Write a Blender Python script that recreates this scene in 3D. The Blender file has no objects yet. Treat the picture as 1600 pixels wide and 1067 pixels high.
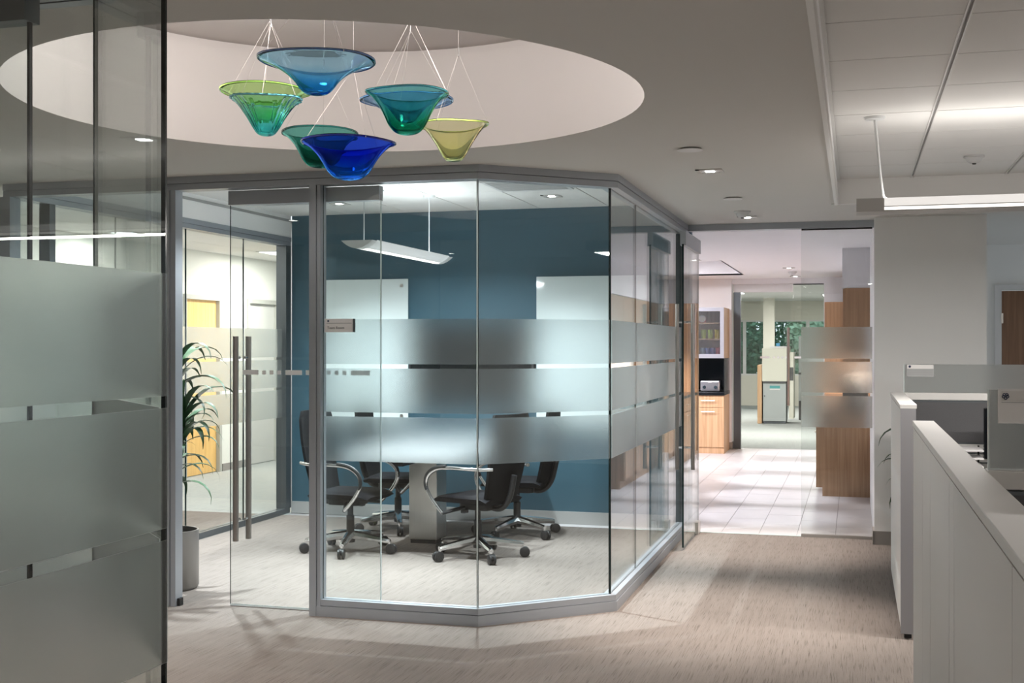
import bpy, bmesh, math, random
from mathutils import Vector, Matrix
random.seed(7)
C = bpy.context.scene.collection
S = bpy.context.scene
PI = math.pi

# ------------------------------------------------------------------ camera
EYE = 1.55
cam_d = bpy.data.cameras.new('camera'); cam = bpy.data.objects.new('camera', cam_d); C.objects.link(cam)
cam_d.sensor_width = 36.0; cam_d.lens = 36.0 * 1900 / 1600; cam_d.shift_y = 6.5 / 1600
cam_d.clip_start = 0.05; cam_d.clip_end = 200
cam.location = (0, 0, EYE); cam.rotation_euler = (PI / 2, 0, math.atan(535 / 1900))
S.camera = cam

# ------------------------------------------------------------------ world, exposure
w = bpy.data.worlds.new('world'); S.world = w; w.use_nodes = True
bgn = w.node_tree.nodes['Background']; bgn.inputs[0].default_value = (0.80, 0.92, 1.0, 1); bgn.inputs[1].default_value = 0.9
S.view_settings.view_transform = 'Standard'; S.view_settings.look = 'None'
S.view_settings.gamma = 1.0; S.view_settings.use_curve_mapping = False
S.view_settings.exposure = 0.9
cy = S.cycles
cy.max_bounces = 12; cy.diffuse_bounces = 5; cy.glossy_bounces = 6; cy.transmission_bounces = 12
cy.transparent_max_bounces = 40; cy.sample_clamp_indirect = 4.0; cy.blur_glossy = 0.6

WARM = (1.0, 0.83, 0.70); PINK = (1.0, 0.885, 0.81); NEUT = (1.0, 0.95, 0.90); COOL = (0.86, 0.955, 1.0); LILAC = (0.95, 0.94, 1.0)
P_CORR, P_RECESS, P_CONF, P_KITCH, P_HALL, P_OFFICE, P_FAR = 200, 18, 0.85, 175, 0.9, 1.65, 1.4

# ------------------------------------------------------------------ materials
def mat(name, col, rough=0.6, metal=0.0, bump=0.0, bscale=200, var=0.0, vscale=3, emit=None, estr=1.0, spec=0.5, stretch=None):
    m = bpy.data.materials.new(name); m.use_nodes = True
    nt = m.node_tree; b = nt.nodes['Principled BSDF']
    b.inputs['Base Color'].default_value = (*col, 1); b.inputs['Roughness'].default_value = rough
    b.inputs['Metallic'].default_value = metal; b.inputs['Specular IOR Level'].default_value = spec
    tc = nt.nodes.new('ShaderNodeTexCoord'); mp = nt.nodes.new('ShaderNodeMapping')
    nt.links.new(tc.outputs['Object'], mp.inputs[0])
    if stretch: mp.inputs['Scale'].default_value = stretch
    n = nt.nodes.new('ShaderNodeTexNoise'); n.inputs['Scale'].default_value = vscale; n.inputs['Detail'].default_value = 4
    nt.links.new(mp.outputs[0], n.inputs['Vector'])
    mx = nt.nodes.new('ShaderNodeMix'); mx.data_type = 'RGBA'
    v = max(var, 0.015)
    mx.inputs[6].default_value = (*[c * (1 - v) for c in col], 1); mx.inputs[7].default_value = (*[min(1, c * (1 + v)) for c in col], 1)
    nt.links.new(n.outputs[0], mx.inputs[0]); nt.links.new(mx.outputs[2], b.inputs['Base Color'])
    if bump:
        n2 = nt.nodes.new('ShaderNodeTexNoise'); n2.inputs['Scale'].default_value = bscale
        nt.links.new(mp.outputs[0], n2.inputs['Vector'])
        bp = nt.nodes.new('ShaderNodeBump'); bp.inputs['Strength'].default_value = bump; bp.inputs['Distance'].default_value = 0.004
        nt.links.new(n2.outputs[0], bp.inputs['Height']); nt.links.new(bp.outputs[0], b.inputs['Normal'])
    if emit:
        b.inputs['Emission Color'].default_value = (*emit, 1); b.inputs['Emission Strength'].default_value = estr
    return m

def carpet(name, dark, light):
    m = bpy.data.materials.new(name); m.use_nodes = True; nt = m.node_tree; b = nt.nodes['Principled BSDF']
    b.inputs['Roughness'].default_value = 0.95; b.inputs['Specular IOR Level'].default_value = 0.1
    g = nt.nodes.new('ShaderNodeNewGeometry')
    def noise(sx, sy, det, sc=1):
        mp = nt.nodes.new('ShaderNodeMapping'); mp.inputs['Scale'].default_value = (sx, sy, 1)
        nt.links.new(g.outputs['Position'], mp.inputs[0])
        n = nt.nodes.new('ShaderNodeTexNoise'); n.inputs['Scale'].default_value = sc; n.inputs['Detail'].default_value = det
        nt.links.new(mp.outputs[0], n.inputs['Vector']); return n
    a = noise(230, 5, 3); c2 = noise(300, 140, 2); d = noise(0.9, 0.9, 2); e = noise(45, 1.7, 3)
    def math_(op, x, y):
        n = nt.nodes.new('ShaderNodeMath'); n.operation = op
        for i, q in enumerate((x, y)):
            if isinstance(q, (int, float)): n.inputs[i].default_value = q
            else: nt.links.new(q, n.inputs[i])
        return n.outputs[0]
    mr = nt.nodes.new('ShaderNodeMapRange'); mr.inputs['From Min'].default_value = 0.30; mr.inputs['From Max'].default_value = 0.46   # sparse dark streaks
    nt.links.new(a.outputs[0], mr.inputs['Value'])
    t = math_('ADD', math_('ADD', math_('MULTIPLY', mr.outputs[0], 0.30), math_('MULTIPLY', c2.outputs[0], 0.36)), math_('ADD', math_('MULTIPLY', d.outputs[0], 0.08), math_('MULTIPLY', e.outputs[0], 0.24)))
    r = nt.nodes.new('ShaderNodeValToRGB'); r.color_ramp.elements[0].position = 0.30; r.color_ramp.elements[1].position = 0.85
    r.color_ramp.elements[0].color = (*dark, 1); r.color_ramp.elements[1].color = (*light, 1)
    nt.links.new(t, r.inputs[0]); nt.links.new(r.outputs[0], b.inputs['Base Color'])
    bp = nt.nodes.new('ShaderNodeBump'); bp.inputs['Strength'].default_value = 0.5; bp.inputs['Distance'].default_value = 0.004
    nt.links.new(t, bp.inputs['Height']); nt.links.new(bp.outputs[0], b.inputs['Normal'])
    return m

def wood(name, c0, c1, axis='Z'):
    m = bpy.data.materials.new(name); m.use_nodes = True; nt = m.node_tree; b = nt.nodes['Principled BSDF']
    b.inputs['Roughness'].default_value = 0.38
    tc = nt.nodes.new('ShaderNodeTexCoord'); mp = nt.nodes.new('ShaderNodeMapping')
    mp.inputs['Scale'].default_value = {'Z': (38, 38, 1.2), 'Y': (38, 1.2, 38), 'X': (1.2, 38, 38)}[axis]
    nt.links.new(tc.outputs['Object'], mp.inputs[0])
    n = nt.nodes.new('ShaderNodeTexNoise'); n.inputs['Scale'].default_value = 1.0; n.inputs['Detail'].default_value = 5; n.inputs['Distortion'].default_value = 0.4
    nt.links.new(mp.outputs[0], n.inputs['Vector'])
    r = nt.nodes.new('ShaderNodeValToRGB'); r.color_ramp.elements[0].position = 0.3; r.color_ramp.elements[1].position = 0.7
    r.color_ramp.elements[0].color = (*c0, 1); r.color_ramp.elements[1].color = (*c1, 1)
    nt.links.new(n.outputs[0], r.inputs[0]); nt.links.new(r.outputs[0], b.inputs['Base Color'])
    return m

def glass(name, tint=(0.952, 0.966, 0.963), r0=0.036):
    """clear architectural pane: Schlick reflection over a tinted clear body"""
    m = bpy.data.materials.new(name); m.use_nodes = True; nt = m.node_tree; nt.nodes.clear()
    out = nt.nodes.new('ShaderNodeOutputMaterial'); mix = nt.nodes.new('ShaderNodeMixShader')
    tr = nt.nodes.new('ShaderNodeBsdfTransparent'); tr.inputs[0].default_value = (*tint, 1)
    gl = nt.nodes.new('ShaderNodeBsdfGlossy'); gl.inputs['Roughness'].default_value = 0.0; gl.inputs[0].default_value = (0.95, 0.98, 0.97, 1)
    g = nt.nodes.new('ShaderNodeNewGeometry')
    dt = nt.nodes.new('ShaderNodeVectorMath'); dt.operation = 'DOT_PRODUCT'
    nt.links.new(g.outputs['Normal'], dt.inputs[0]); nt.links.new(g.outputs['Incoming'], dt.inputs[1])
    def mth(op, x, y=None):
        n = nt.nodes.new('ShaderNodeMath'); n.operation = op
        for i, q in enumerate((x, y)):
            if q is None: continue
            if isinstance(q, (int, float)): n.inputs[i].default_value = q
            else: nt.links.new(q, n.inputs[i])
        return n.outputs[0]
    a = mth('ABSOLUTE', dt.outputs['Value']); p = mth('POWER', mth('SUBTRACT', 1.0, a), 5.0)
    f = mth('ADD', mth('MULTIPLY', p, 1 - r0), r0)
    nt.links.new(f, mix.inputs[0]); nt.links.new(tr.outputs[0], mix.inputs[1]); nt.links.new(gl.outputs[0], mix.inputs[2])
    nt.links.new(mix.outputs[0], out.inputs[0]); return m

def frost(name, col=(0.80, 0.83, 0.835), rough=0.27, tl=0.03, df=0.03):
    m = bpy.data.materials.new(name); m.use_nodes = True; nt = m.node_tree; nt.nodes.clear()
    out = nt.nodes.new('ShaderNodeOutputMaterial')
    rf = nt.nodes.new('ShaderNodeBsdfRefraction'); rf.inputs['Color'].default_value = (*[c ** 0.5 for c in col], 1)
    rf.inputs['Roughness'].default_value = rough; rf.inputs['IOR'].default_value = 1.35
    t = nt.nodes.new('ShaderNodeBsdfTranslucent'); t.inputs[0].default_value = (*col, 1)
    d = nt.nodes.new('ShaderNodeBsdfDiffuse'); d.inputs[0].default_value = (*col, 1)
    m1 = nt.nodes.new('ShaderNodeMixShader'); m1.inputs[0].default_value = df / (df + tl)
    nt.links.new(t.outputs[0], m1.inputs[1]); nt.links.new(d.outputs[0], m1.inputs[2])
    m2 = nt.nodes.new('ShaderNodeMixShader'); m2.inputs[0].default_value = df + tl
    nt.links.new(rf.outputs[0], m2.inputs[1]); nt.links.new(m1.outputs[0], m2.inputs[2])
    gl = nt.nodes.new('ShaderNodeBsdfGlossy'); gl.inputs['Roughness'].default_value = 0.42; gl.inputs[0].default_value = (0.9, 0.92, 0.92, 1)
    lw = nt.nodes.new('ShaderNodeLayerWeight'); lw.inputs[0].default_value = 0.22
    m3 = nt.nodes.new('ShaderNodeMixShader'); nt.links.new(lw.outputs['Fresnel'], m3.inputs[0]); nt.links.new(m2.outputs[0], m3.inputs[1]); nt.links.new(gl.outputs[0], m3.inputs[2])
    nt.links.new(m3.outputs[0], out.inputs[0]); return m

def art_glass(name, top, bottom, H):
    """blown glass, colour changing from rim to base"""
    m = bpy.data.materials.new(name); m.use_nodes = True; nt = m.node_tree; nt.nodes.clear()
    out = nt.nodes.new('ShaderNodeOutputMaterial')
    g = nt.nodes.new('ShaderNodeBsdfGlass'); g.inputs['IOR'].default_value = 1.45; g.inputs['Roughness'].default_value = 0.0
    tc = nt.nodes.new('ShaderNodeTexCoord'); sx = nt.nodes.new('ShaderNodeSeparateXYZ'); nt.links.new(tc.outputs['Object'], sx.inputs[0])
    n = nt.nodes.new('ShaderNodeTexNoise'); n.inputs['Scale'].default_value = 9; nt.links.new(tc.outputs['Object'], n.inputs['Vector'])
    a = nt.nodes.new('ShaderNodeMath'); a.operation = 'MULTIPLY_ADD'; a.inputs[1].default_value = 0.35 * H; nt.links.new(n.outputs[0], a.inputs[0]); nt.links.new(sx.outputs[2], a.inputs[2])
    d = nt.nodes.new('ShaderNodeMath'); d.operation = 'DIVIDE'; d.inputs[1].default_value = H * 1.17; nt.links.new(a.outputs[0], d.inputs[0])
    r = nt.nodes.new('ShaderNodeValToRGB'); r.color_ramp.elements[0].position = 0.35; r.color_ramp.elements[1].position = 0.75
    r.color_ramp.elements[0].color = (*bottom, 1); r.color_ramp.elements[1].color = (*top, 1)
    nt.links.new(d.outputs[0], r.inputs[0]); nt.links.new(r.outputs[0], g.inputs['Color']); nt.links.new(g.outputs[0], out.inputs[0])
    return m

M = {}
M['ceil'] = mat('ceiling_paint', (0.66, 0.64, 0.61), 0.85)
M['drum'] = mat('recess_paint', (0.58, 0.540, 0.52), 0.85)
M['white'] = mat('white_wall_paint', (0.88, 0.875, 0.865), 0.8)
M['lilac'] = mat('kitchen_wall_paint', (0.86, 0.85, 0.87), 0.8)
M['cream'] = mat('cream_wall_paint', (0.72, 0.70, 0.62), 0.8)
M['hallw'] = mat('hall_wall_paint', (0.76, 0.78, 0.73), 0.8)
M['blue'] = mat('blue_wall_paint', (0.032, 0.088, 0.122), 0.65, var=0.03)
M['tile_c'] = mat('ceiling_tile', (0.78, 0.77, 0.75), 0.9, bump=0.15, bscale=300)
M['tee'] = mat('ceiling_grid', (0.34, 0.34, 0.33), 0.6)
M['teew'] = mat('ceiling_grid_white', (0.72, 0.71, 0.69), 0.5)
M['alu'] = mat('anodised_aluminium', (0.39, 0.415, 0.45), 0.42, 0.45, stretch=(1, 1, 60), var=0.04)
M['alud'] = mat('dark_aluminium', (0.13, 0.145, 0.155), 0.4, 0.7)
M['steel'] = mat('brushed_steel', (0.66, 0.65, 0.62), 0.34, 1.0, stretch=(60, 60, 2), var=0.06)
M['steeld'] = mat('handle_steel', (0.42, 0.39, 0.37), 0.3, 1.0)
M['chrome'] = mat('chrome', (0.78, 0.78, 0.79), 0.12, 1.0)
M['black'] = mat('black_plastic', (0.012, 0.012, 0.013), 0.45)
M['mesh'] = mat('black_mesh_fabric', (0.006, 0.006, 0.007), 0.9, spec=0.2, bump=0.5, bscale=500)
M['leather'] = mat('black_seat_fabric', (0.008, 0.008, 0.010), 0.7, spec=0.12, bump=0.2, bscale=400)
M['base'] = mat('grey_baseboard', (0.30, 0.28, 0.26), 0.6)
M['basel'] = mat('light_baseboard', (0.34, 0.34, 0.33), 0.6)
M['glass'] = glass('clear_glass')
M['edge'] = mat('glass_edge', (0.012, 0.026, 0.026), 0.15)
M['joint'] = mat('clear_joint', (0.62, 0.70, 0.70), 0.3)
M['frost'] = frost('frosted_film')
M['frostd'] = frost('frosted_film_desk_screen', (0.62, 0.64, 0.63), 0.30, 0.15, 0.12)
M['mark'] = mat('white_film_dots', (0.90, 0.92, 0.92), 0.7)
M['carpet'] = carpet('streaked_carpet', (0.110, 0.093, 0.081), (0.268, 0.235, 0.211))
M['carpetg'] = carpet('grey_green_carpet', (0.26, 0.28, 0.27), (0.44, 0.46, 0.44))
M['tile'] = mat('floor_tile', (0.58, 0.56, 0.57), 0.35, var=0.08, vscale=2.5, stretch=(3, 1, 1))
M['grout'] = mat('floor_grout', (0.30, 0.29, 0.29), 0.8)
M['wood'] = wood('oak_veneer', (0.31, 0.170, 0.086), (0.47, 0.285, 0.158))
M['woodl'] = wood('light_oak_veneer', (0.52, 0.31, 0.17), (0.72, 0.48, 0.29))
M['wooddoor'] = wood('brown_door_veneer', (0.16, 0.075, 0.038), (0.27, 0.14, 0.075))
M['yellow'] = wood('honey_door_veneer', (0.72, 0.44, 0.13), (0.85, 0.56, 0.20))
M['greydoor'] = mat('grey_door_paint', (0.60, 0.61, 0.58), 0.6)
M['frame'] = mat('grey_green_frame', (0.44, 0.45, 0.41), 0.6)
M['whiteframe'] = mat('white_frame', (0.72, 0.71, 0.71), 0.5)
M['silver'] = mat('silver_frame', (0.36, 0.36, 0.40), 0.45, 0.2)
M['board'] = mat('white_glass_board', (0.60, 0.67, 0.67), 0.06, spec=0.6)
M['screen'] = mat('dark_screen', (0.006, 0.007, 0.008), 0.12)
M['panel'] = mat('cubicle_laminate', (0.68, 0.67, 0.65), 0.55)
M['panelg'] = mat('cubicle_grey', (0.30, 0.30, 0.315), 0.5)
M['fabric'] = mat('charcoal_fabric', (0.105, 0.105, 0.11), 0.9, bump=0.4, bscale=350, var=0.1, vscale=150)
M['plate'] = mat('name_plate', (0.78, 0.77, 0.76), 0.4)
M['plateg'] = mat('name_plate_grey', (0.40, 0.41, 0.41), 0.4)
M['ink'] = mat('dark_ink', (0.05, 0.05, 0.06), 0.6)
M['logo'] = mat('navy_emblem', (0.02, 0.03, 0.085), 0.5)
M['lampw'] = mat('lamp_housing', (0.72, 0.73, 0.73), 0.45)
M['lampg'] = mat('lamp_end_cap', (0.46, 0.45, 0.44), 0.5)
M['lampp'] = mat('perforated_glowing_housing', (0.72, 0.73, 0.73), 0.5, emit=(0.95, 0.98, 1.0), estr=0.16)
M['lampu'] = mat('glowing_side_lens', (0.72, 0.72, 0.71), 0.5, emit=(1.0, 0.96, 0.92), estr=0.36)
M['lens'] = mat('lit_lens', (0.9, 0.9, 0.88), 0.5, emit=(1, 0.96, 0.9), estr=1.15)
M['lenss'] = mat('lit_lens_strip', (0.9, 0.9, 0.88), 0.5, emit=(1, 0.95, 0.88), estr=0.75)
M['spot'] = mat('lit_downlight', (0.9, 0.9, 0.9), 0.5, emit=(1, 0.96, 0.92), estr=9)
M['troffer'] = mat('lit_troffer', (0.9, 0.9, 0.9), 0.5, emit=(0.97, 1, 0.98), estr=3.0)
M['trimr'] = mat('downlight_trim', (0.50, 0.48, 0.46), 0.4)
M['vent'] = mat('vent_paint', (0.60, 0.60, 0.60), 0.5)
M['ventd'] = mat('vent_dark', (0.10, 0.10, 0.10), 0.8)
M['stone'] = mat('black_stone', (0.012, 0.013, 0.016), 0.18)
M['table'] = mat('pale_table_laminate', (0.62, 0.63, 0.63), 0.3)
M['leaf'] = mat('dark_leaf', (0.014, 0.060, 0.016), 0.5, var=0.5, vscale=8)
M['stem'] = mat('plant_cane', (0.035, 0.030, 0.022), 0.8)
M['pot'] = mat('grey_metal_pot', (0.26, 0.25, 0.24), 0.4, 0.6)
M['soil'] = mat('potting_soil', (0.03, 0.022, 0.016), 0.95)
M['copier'] = mat('cream_machine', (0.70, 0.69, 0.60), 0.5)
M['copierg'] = mat('grey_machine', (0.44, 0.47, 0.47), 0.5)
M['toaster'] = mat('brushed_toaster', (0.42, 0.42, 0.45), 0.35, 0.8)
M['tree'] = mat('tree_leaf', (0.16, 0.33, 0.22), 0.7, var=0.5, vscale=1.2)
M['tree2'] = mat('tree_leaf_pale', (0.30, 0.46, 0.32), 0.7, var=0.5, vscale=1.2)
M['bark'] = mat('bark', (0.08, 0.06, 0.045), 0.9)
M['grass'] = mat('lawn', (0.10, 0.2, 0.06), 0.9)
M['wire'] = mat('hanging_wire', (0.42, 0.38, 0.36), 0.7, 0.0, spec=0.2)
M['cabglass'] = frost('cabinet_door_glass', (0.62, 0.62, 0.62), 0.10, 0.08, 0.06)

# ------------------------------------------------------------------ mesh helpers
class MB:
    def __init__(s, off=(0, 0, 0)):
        s.v = []; s.f = []; s.m = []; s.off = Vector(off)
    def add(s, vs, fs, mi=0):
        k = len(s.v); s.v += [Vector(p) - s.off for p in vs]
        for i, f in enumerate(fs):
            s.f.append([k + j for j in f]); s.m.append(mi[i] if isinstance(mi, (list, tuple)) else mi)
        return s
    def box(s, x0, x1, y0, y1, z0, z1, mi=0):
        x0, x1 = min(x0, x1), max(x0, x1); y0, y1 = min(y0, y1), max(y0, y1); z0, z1 = min(z0, z1), max(z0, z1)
        return s.add([(x0, y0, z0), (x1, y0, z0), (x1, y1, z0), (x0, y1, z0), (x0, y0, z1), (x1, y0, z1), (x1, y1, z1), (x0, y1, z1)],
                     [(0, 3, 2, 1), (4, 5, 6, 7), (0, 1, 5, 4), (1, 2, 6, 5), (2, 3, 7, 6), (3, 0, 4, 7)], mi)
    def pane(s, p, q, t, z0, z1, m_face=0, m_edge=1, side=0.0):
        p = Vector((p[0], p[1], 0)); q = Vector((q[0], q[1], 0)); d = (q - p).normalized(); n = Vector((-d.y, d.x, 0))
        a = p + n * (side - t / 2); b = q + n * (side - t / 2); c = q + n * (side + t / 2); e = p + n * (side + t / 2)
        vs = [Vector((u.x, u.y, z)) for z in (z0, z1) for u in (a, b, c, e)]
        return s.add(vs, [(0, 3, 2, 1), (4, 5, 6, 7), (0, 1, 5, 4), (1, 2, 6, 5), (2, 3, 7, 6), (3, 0, 4, 7)],
                     [m_edge, m_edge, m_face, m_edge, m_face, m_edge])
    def sweep(s, path, o0, o1, z0, z1, mi=0):
        """wall-like strip along a polyline with mitred corners, offsets o0..o1 along the left normal"""
        P = [Vector((a, b)) for a, b in path]; N = len(P); rows = []
        for i in range(N):
            ns = []
            if i > 0: d = (P[i] - P[i - 1]).normalized(); ns.append(Vector((-d.y, d.x)))
            if i < N - 1: d = (P[i + 1] - P[i]).normalized(); ns.append(Vector((-d.y, d.x)))
            n = ns[0] if len(ns) == 1 else (ns[0] + ns[1]) / (1 + ns[0].dot(ns[1]))
            a = P[i] + n * o0; b = P[i] + n * o1
            rows.append([(a.x, a.y, z0), (b.x, b.y, z0), (b.x, b.y, z1), (a.x, a.y, z1)])
        vs = [p for r in rows for p in r]; fs = []
        for i in range(N - 1):
            a = 4 * i; b = a + 4
            for j in range(4): fs.append((a + j, b + j, b + (j + 1) % 4, a + (j + 1) % 4))
        fs += [(3, 2, 1, 0), tuple(4 * (N - 1) + j for j in range(4))]
        return s.add(vs, fs, mi)
    def prism(s, poly, z0, z1, mi=0):
        n = len(poly); vs = [(x, y, z0) for x, y in poly] + [(x, y, z1) for x, y in poly]
        return s.add(vs, [tuple(range(n))[::-1], tuple(range(n, 2 * n))] + [(i, (i + 1) % n, n + (i + 1) % n, n + i) for i in range(n)], mi)
    def tube(s, path, r, n=8, mi=0, caps=True):
        P = [Vector(p) for p in path]; rs = r if isinstance(r, (list, tuple)) else [r] * len(P)
        up = None; vs = []; fs = []
        for i, p in enumerate(P):
            d = (P[min(i + 1, len(P) - 1)] - P[max(i - 1, 0)]).normalized()
            if up is None:
                up = Vector((0, 0, 1)) if abs(d.z) < 0.9 else Vector((1, 0, 0))
            u = (up - d * up.dot(d)).normalized(); v = d.cross(u); up = u
            for k in range(n):
                a = 2 * PI * k / n; vs.append(p + (u * math.cos(a) + v * math.sin(a)) * rs[i])
        for i in range(len(P) - 1):
            for k in range(n):
                fs.append((i * n + k, i * n + (k + 1) % n, (i + 1) * n + (k + 1) % n, (i + 1) * n + k))
        if caps: fs += [tuple(range(n))[::-1], tuple((len(P) - 1) * n + k for k in range(n))]
        return s.add(vs, fs, mi)
    def lathe(s, prof, n=24, c=(0, 0, 0), mi=0, warp=None, closed=False, open0=False):
        vs = []; fs = []; L = len(prof)
        for r, z in prof:
            for k in range(n):
                a = 2 * PI * k / n; rr, dz = (r, 0) if warp is None else warp(r, z, a)
                vs.append((c[0] + rr * math.cos(a), c[1] + rr * math.sin(a), c[2] + z + dz))
        for i in range(L - 1 + (1 if closed else 0)):
            j = (i + 1) % L
            for k in range(n): fs.append((i * n + k, i * n + (k + 1) % n, j * n + (k + 1) % n, j * n + k))
        if not closed:
            if prof[0][0] > 1e-6 and not open0: fs.append(tuple(range(n))[::-1])
            if prof[-1][0] > 1e-6: fs.append(tuple((L - 1) * n + k for k in range(n)))
        return s.add(vs, fs, mi)
    def disc(s, c, r, h, n=20, mi=0):
        return s.lathe([(r, 0), (r, h)], n, c, mi)
    def mesh(s, name, mats, smooth=False):
        me = bpy.data.meshes.new(name); me.from_pydata([tuple(v) for v in s.v], [], s.f); me.validate()
        for m in (mats if isinstance(mats, (list, tuple)) else [mats]): me.materials.append(m)
        if len(me.polygons) == len(s.m):
            for p, i in zip(me.polygons, s.m): p.material_index = i
        if smooth:
            for p in me.polygons: p.use_smooth = True
        bm = bmesh.new(); bm.from_mesh(me); bmesh.ops.remove_doubles(bm, verts=bm.verts, dist=1e-6)
        bmesh.ops.recalc_face_normals(bm, faces=bm.faces); bm.to_mesh(me); bm.free()
        if smooth:
            try: me.set_sharp_from_angle(angle=math.radians(42))
            except Exception: pass
        return me
    def build(s, name, mats, parent=None, smooth=False, bevel=0.0, label=None):
        o = bpy.data.objects.new(name, s.mesh(name, mats, smooth)); C.objects.link(o)
        if parent: o.parent = parent
        else: o.location = s.off
        if bevel:
            b = o.modifiers.new('bevel', 'BEVEL'); b.width = bevel; b.segments = 2; b.limit_method = 'ANGLE'; b.angle_limit = 0.6
        if label: o['label'] = label
        return o

def tag(o, label, cat, group=None, kind=None):
    o['label'] = label; o['category'] = cat
    if group: o['group'] = group
    if kind: o['kind'] = kind
    return o
def thing(name, label, cat, loc=(0, 0, 0), rz=0, group=None, kind=None):
    o = bpy.data.objects.new(name, None); C.objects.link(o); o.location = loc; o.rotation_euler = (0, 0, rz)
    o.empty_display_size = 0.1
    return tag(o, label, cat, group, kind)
def W(root): return MB(tuple(root.location))           # world coordinates for an unrotated thing
def copy_tree(o, parent=None):
    c = o.copy(); C.objects.link(c); c.parent = parent
    for k in ('label', 'group'):
        if parent is None and k in c: pass
    for ch in list(o.children): copy_tree(ch, c)
    return c
def inst(me, name, loc, parent, rot=None):
    o = bpy.data.objects.new(name, me); C.objects.link(o); o.parent = parent; o.location = loc
    if rot is not None: o.rotation_euler = rot
    return o
def spline(pts, n=8):
    P = [Vector(p) for p in pts]; P = [P[0] * 2 - P[1]] + P + [P[-1] * 2 - P[-2]]; out = []
    for i in range(1, len(P) - 2):
        a, b, c, d = P[i - 1:i + 3]
        for k in range(n):
            t = k / n
            out.append(0.5 * ((2 * b) + (c - a) * t + (2 * a - 5 * b + 4 * c - d) * t * t + (3 * b - a - 3 * c + d) * t ** 3))
    out.append(P[-2]); return out
def light(name, kind, loc, power, color, parent=None, rot=(0, 0, 0), **kw):
    d = bpy.data.lights.new(name, kind); d.energy = power; d.color = color
    for k, v in kw.items(): setattr(d, k, v)
    o = bpy.data.objects.new(name, d); C.objects.link(o); o.rotation_euler = rot
    if parent: o.parent = parent; o.location = Vector(loc) - Vector(parent.location)
    else: o.location = loc
    return o
def rrect(cx, cy_, w_, d_, r, n=5):
    out = []
    for sx, sy, a0 in ((1, 1, 0), (-1, 1, PI / 2), (-1, -1, PI), (1, -1, 1.5 * PI)):
        for k in range(n + 1):
            a = a0 + PI / 2 * k / n
            out.append((cx + sx * (w_ / 2 - r) + r * math.cos(a), cy_ + sy * (d_ / 2 - r) + r * math.sin(a)))
    return out
def text(name, body, size, loc, rot, m, parent, align='LEFT'):
    cu = bpy.data.curves.new(name, 'FONT'); cu.body = body; cu.size = size; cu.align_x = align; cu.extrude = 0.0004
    o = bpy.data.objects.new(name + '_tmp', cu); C.objects.link(o)
    dg = bpy.context.evaluated_depsgraph_get(); me = bpy.data.meshes.new_from_object(o.evaluated_get(dg))
    bpy.data.objects.remove(o); me.materials.clear(); me.materials.append(m)
    t = bpy.data.objects.new(name, me); C.objects.link(t); t.parent = parent
    t.location = Vector(loc) - Vector(parent.location); t.rotation_euler = rot
    return t

BANDS = ((1.445, 1.70), (1.17, 1.42), (0.89, 1.145))
CH = 2.55      # corridor ceiling
CONF_H = 2.75
# ------------------------------------------------------------------ floors
def floor(name, m, x0, x1, y0, y1, label):
    return tag(MB((x0, y0, 0)).box(x0, x1, y0, y1, -0.1, 0).build(name, m), label, 'floor', kind='structure')
floor('floor', M['carpet'], -9.5, 7, -4, 10.16, 'brown streaked carpet of the corridor and glass meeting room')
floor('floor_hall', M['carpetg'], -9.5, -5.02, 10.16, 18.6, 'grey carpet of the side hall with doors')
fk = thing('floor_kitchen', 'pale grey stone floor tiles of the pantry beyond the glass wall', 'floor', (-5.0, 10.16, 0), kind='structure')
W(fk).box(-5.02, 3.2, 10.16, 18.62, -0.1, -0.004).build('grout_bed', M['grout'], fk)
tw, tl = 0.305, 0.61
tm = [MB().box(0.0025, tw - 0.0025, 0.0025, tl - 0.0025, -0.01, 0).mesh('tile', M['tile']) for _ in range(1)][0]
x = -3.2; ci = 0
while x < 0.28:
    y = 10.16 - (ci % 2) * tl / 2
    while y < 18.55:
        if y >= 10.15 and y + tl <= 18.63:
            inst(tm, 'tile', (x + 5.0, y - 10.16, 0), fk)
        else:
            y0 = max(y, 10.16); y1 = min(y + tl, 18.62)
            MB((-5, 10.16, 0)).box(x + 0.0015, x + tw - 0.0015, y0 + 0.0015, y1 - 0.0015, -0.01, 0).build('tile', M['tile'], fk)
        y += tl
    x += tw; ci += 1
floor('floor_far_office', M['carpetg'], -9, 5, 18.62, 33, 'grey green carpet of the far office by the windows')
tag(MB((0, 33, 0)).box(-40, 30, 33.2, 90, -1.2, -1.1).build('lawn', M['grass']), 'lawn outside the far office windows', 'lawn', kind='structure')

# ------------------------------------------------------------------ ceilings
CXR, CYR, RR = -2.06, 4.61, 1.27     # round recess
def ceiling_hole(x0, x1, y0, y1, z):
    mb = MB((CXR, CYR, z)); ang = sorted(set([2 * PI * k / 96 for k in range(96)] + [math.atan2(yy - CYR, xx - CXR) % (2 * PI) for xx in (x0, x1) for yy in (y0, y1)]))
    def out(a):
        dx, dy = math.cos(a), math.sin(a); t = 1e9
        if dx > 1e-9: t = min(t, (x1 - CXR) / dx)
        if dx < -1e-9: t = min(t, (x0 - CXR) / dx)
        if dy > 1e-9: t = min(t, (y1 - CYR) / dy)
        if dy < -1e-9: t = min(t, (y0 - CYR) / dy)
        return (CXR + dx * t, CYR + dy * t, z)
    for a, b in zip(ang, ang[1:] + [ang[0] + 2 * PI]):
        mb.add([(CXR + RR * math.cos(a), CYR + RR * math.sin(a), z), (CXR + RR * math.cos(b), CYR + RR * math.sin(b), z), out(b), out(a)], [(0, 1, 2, 3)])
    return mb
ce = ceiling_hole(-9.5, -0.12, -4, 6.45, CH)
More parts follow.
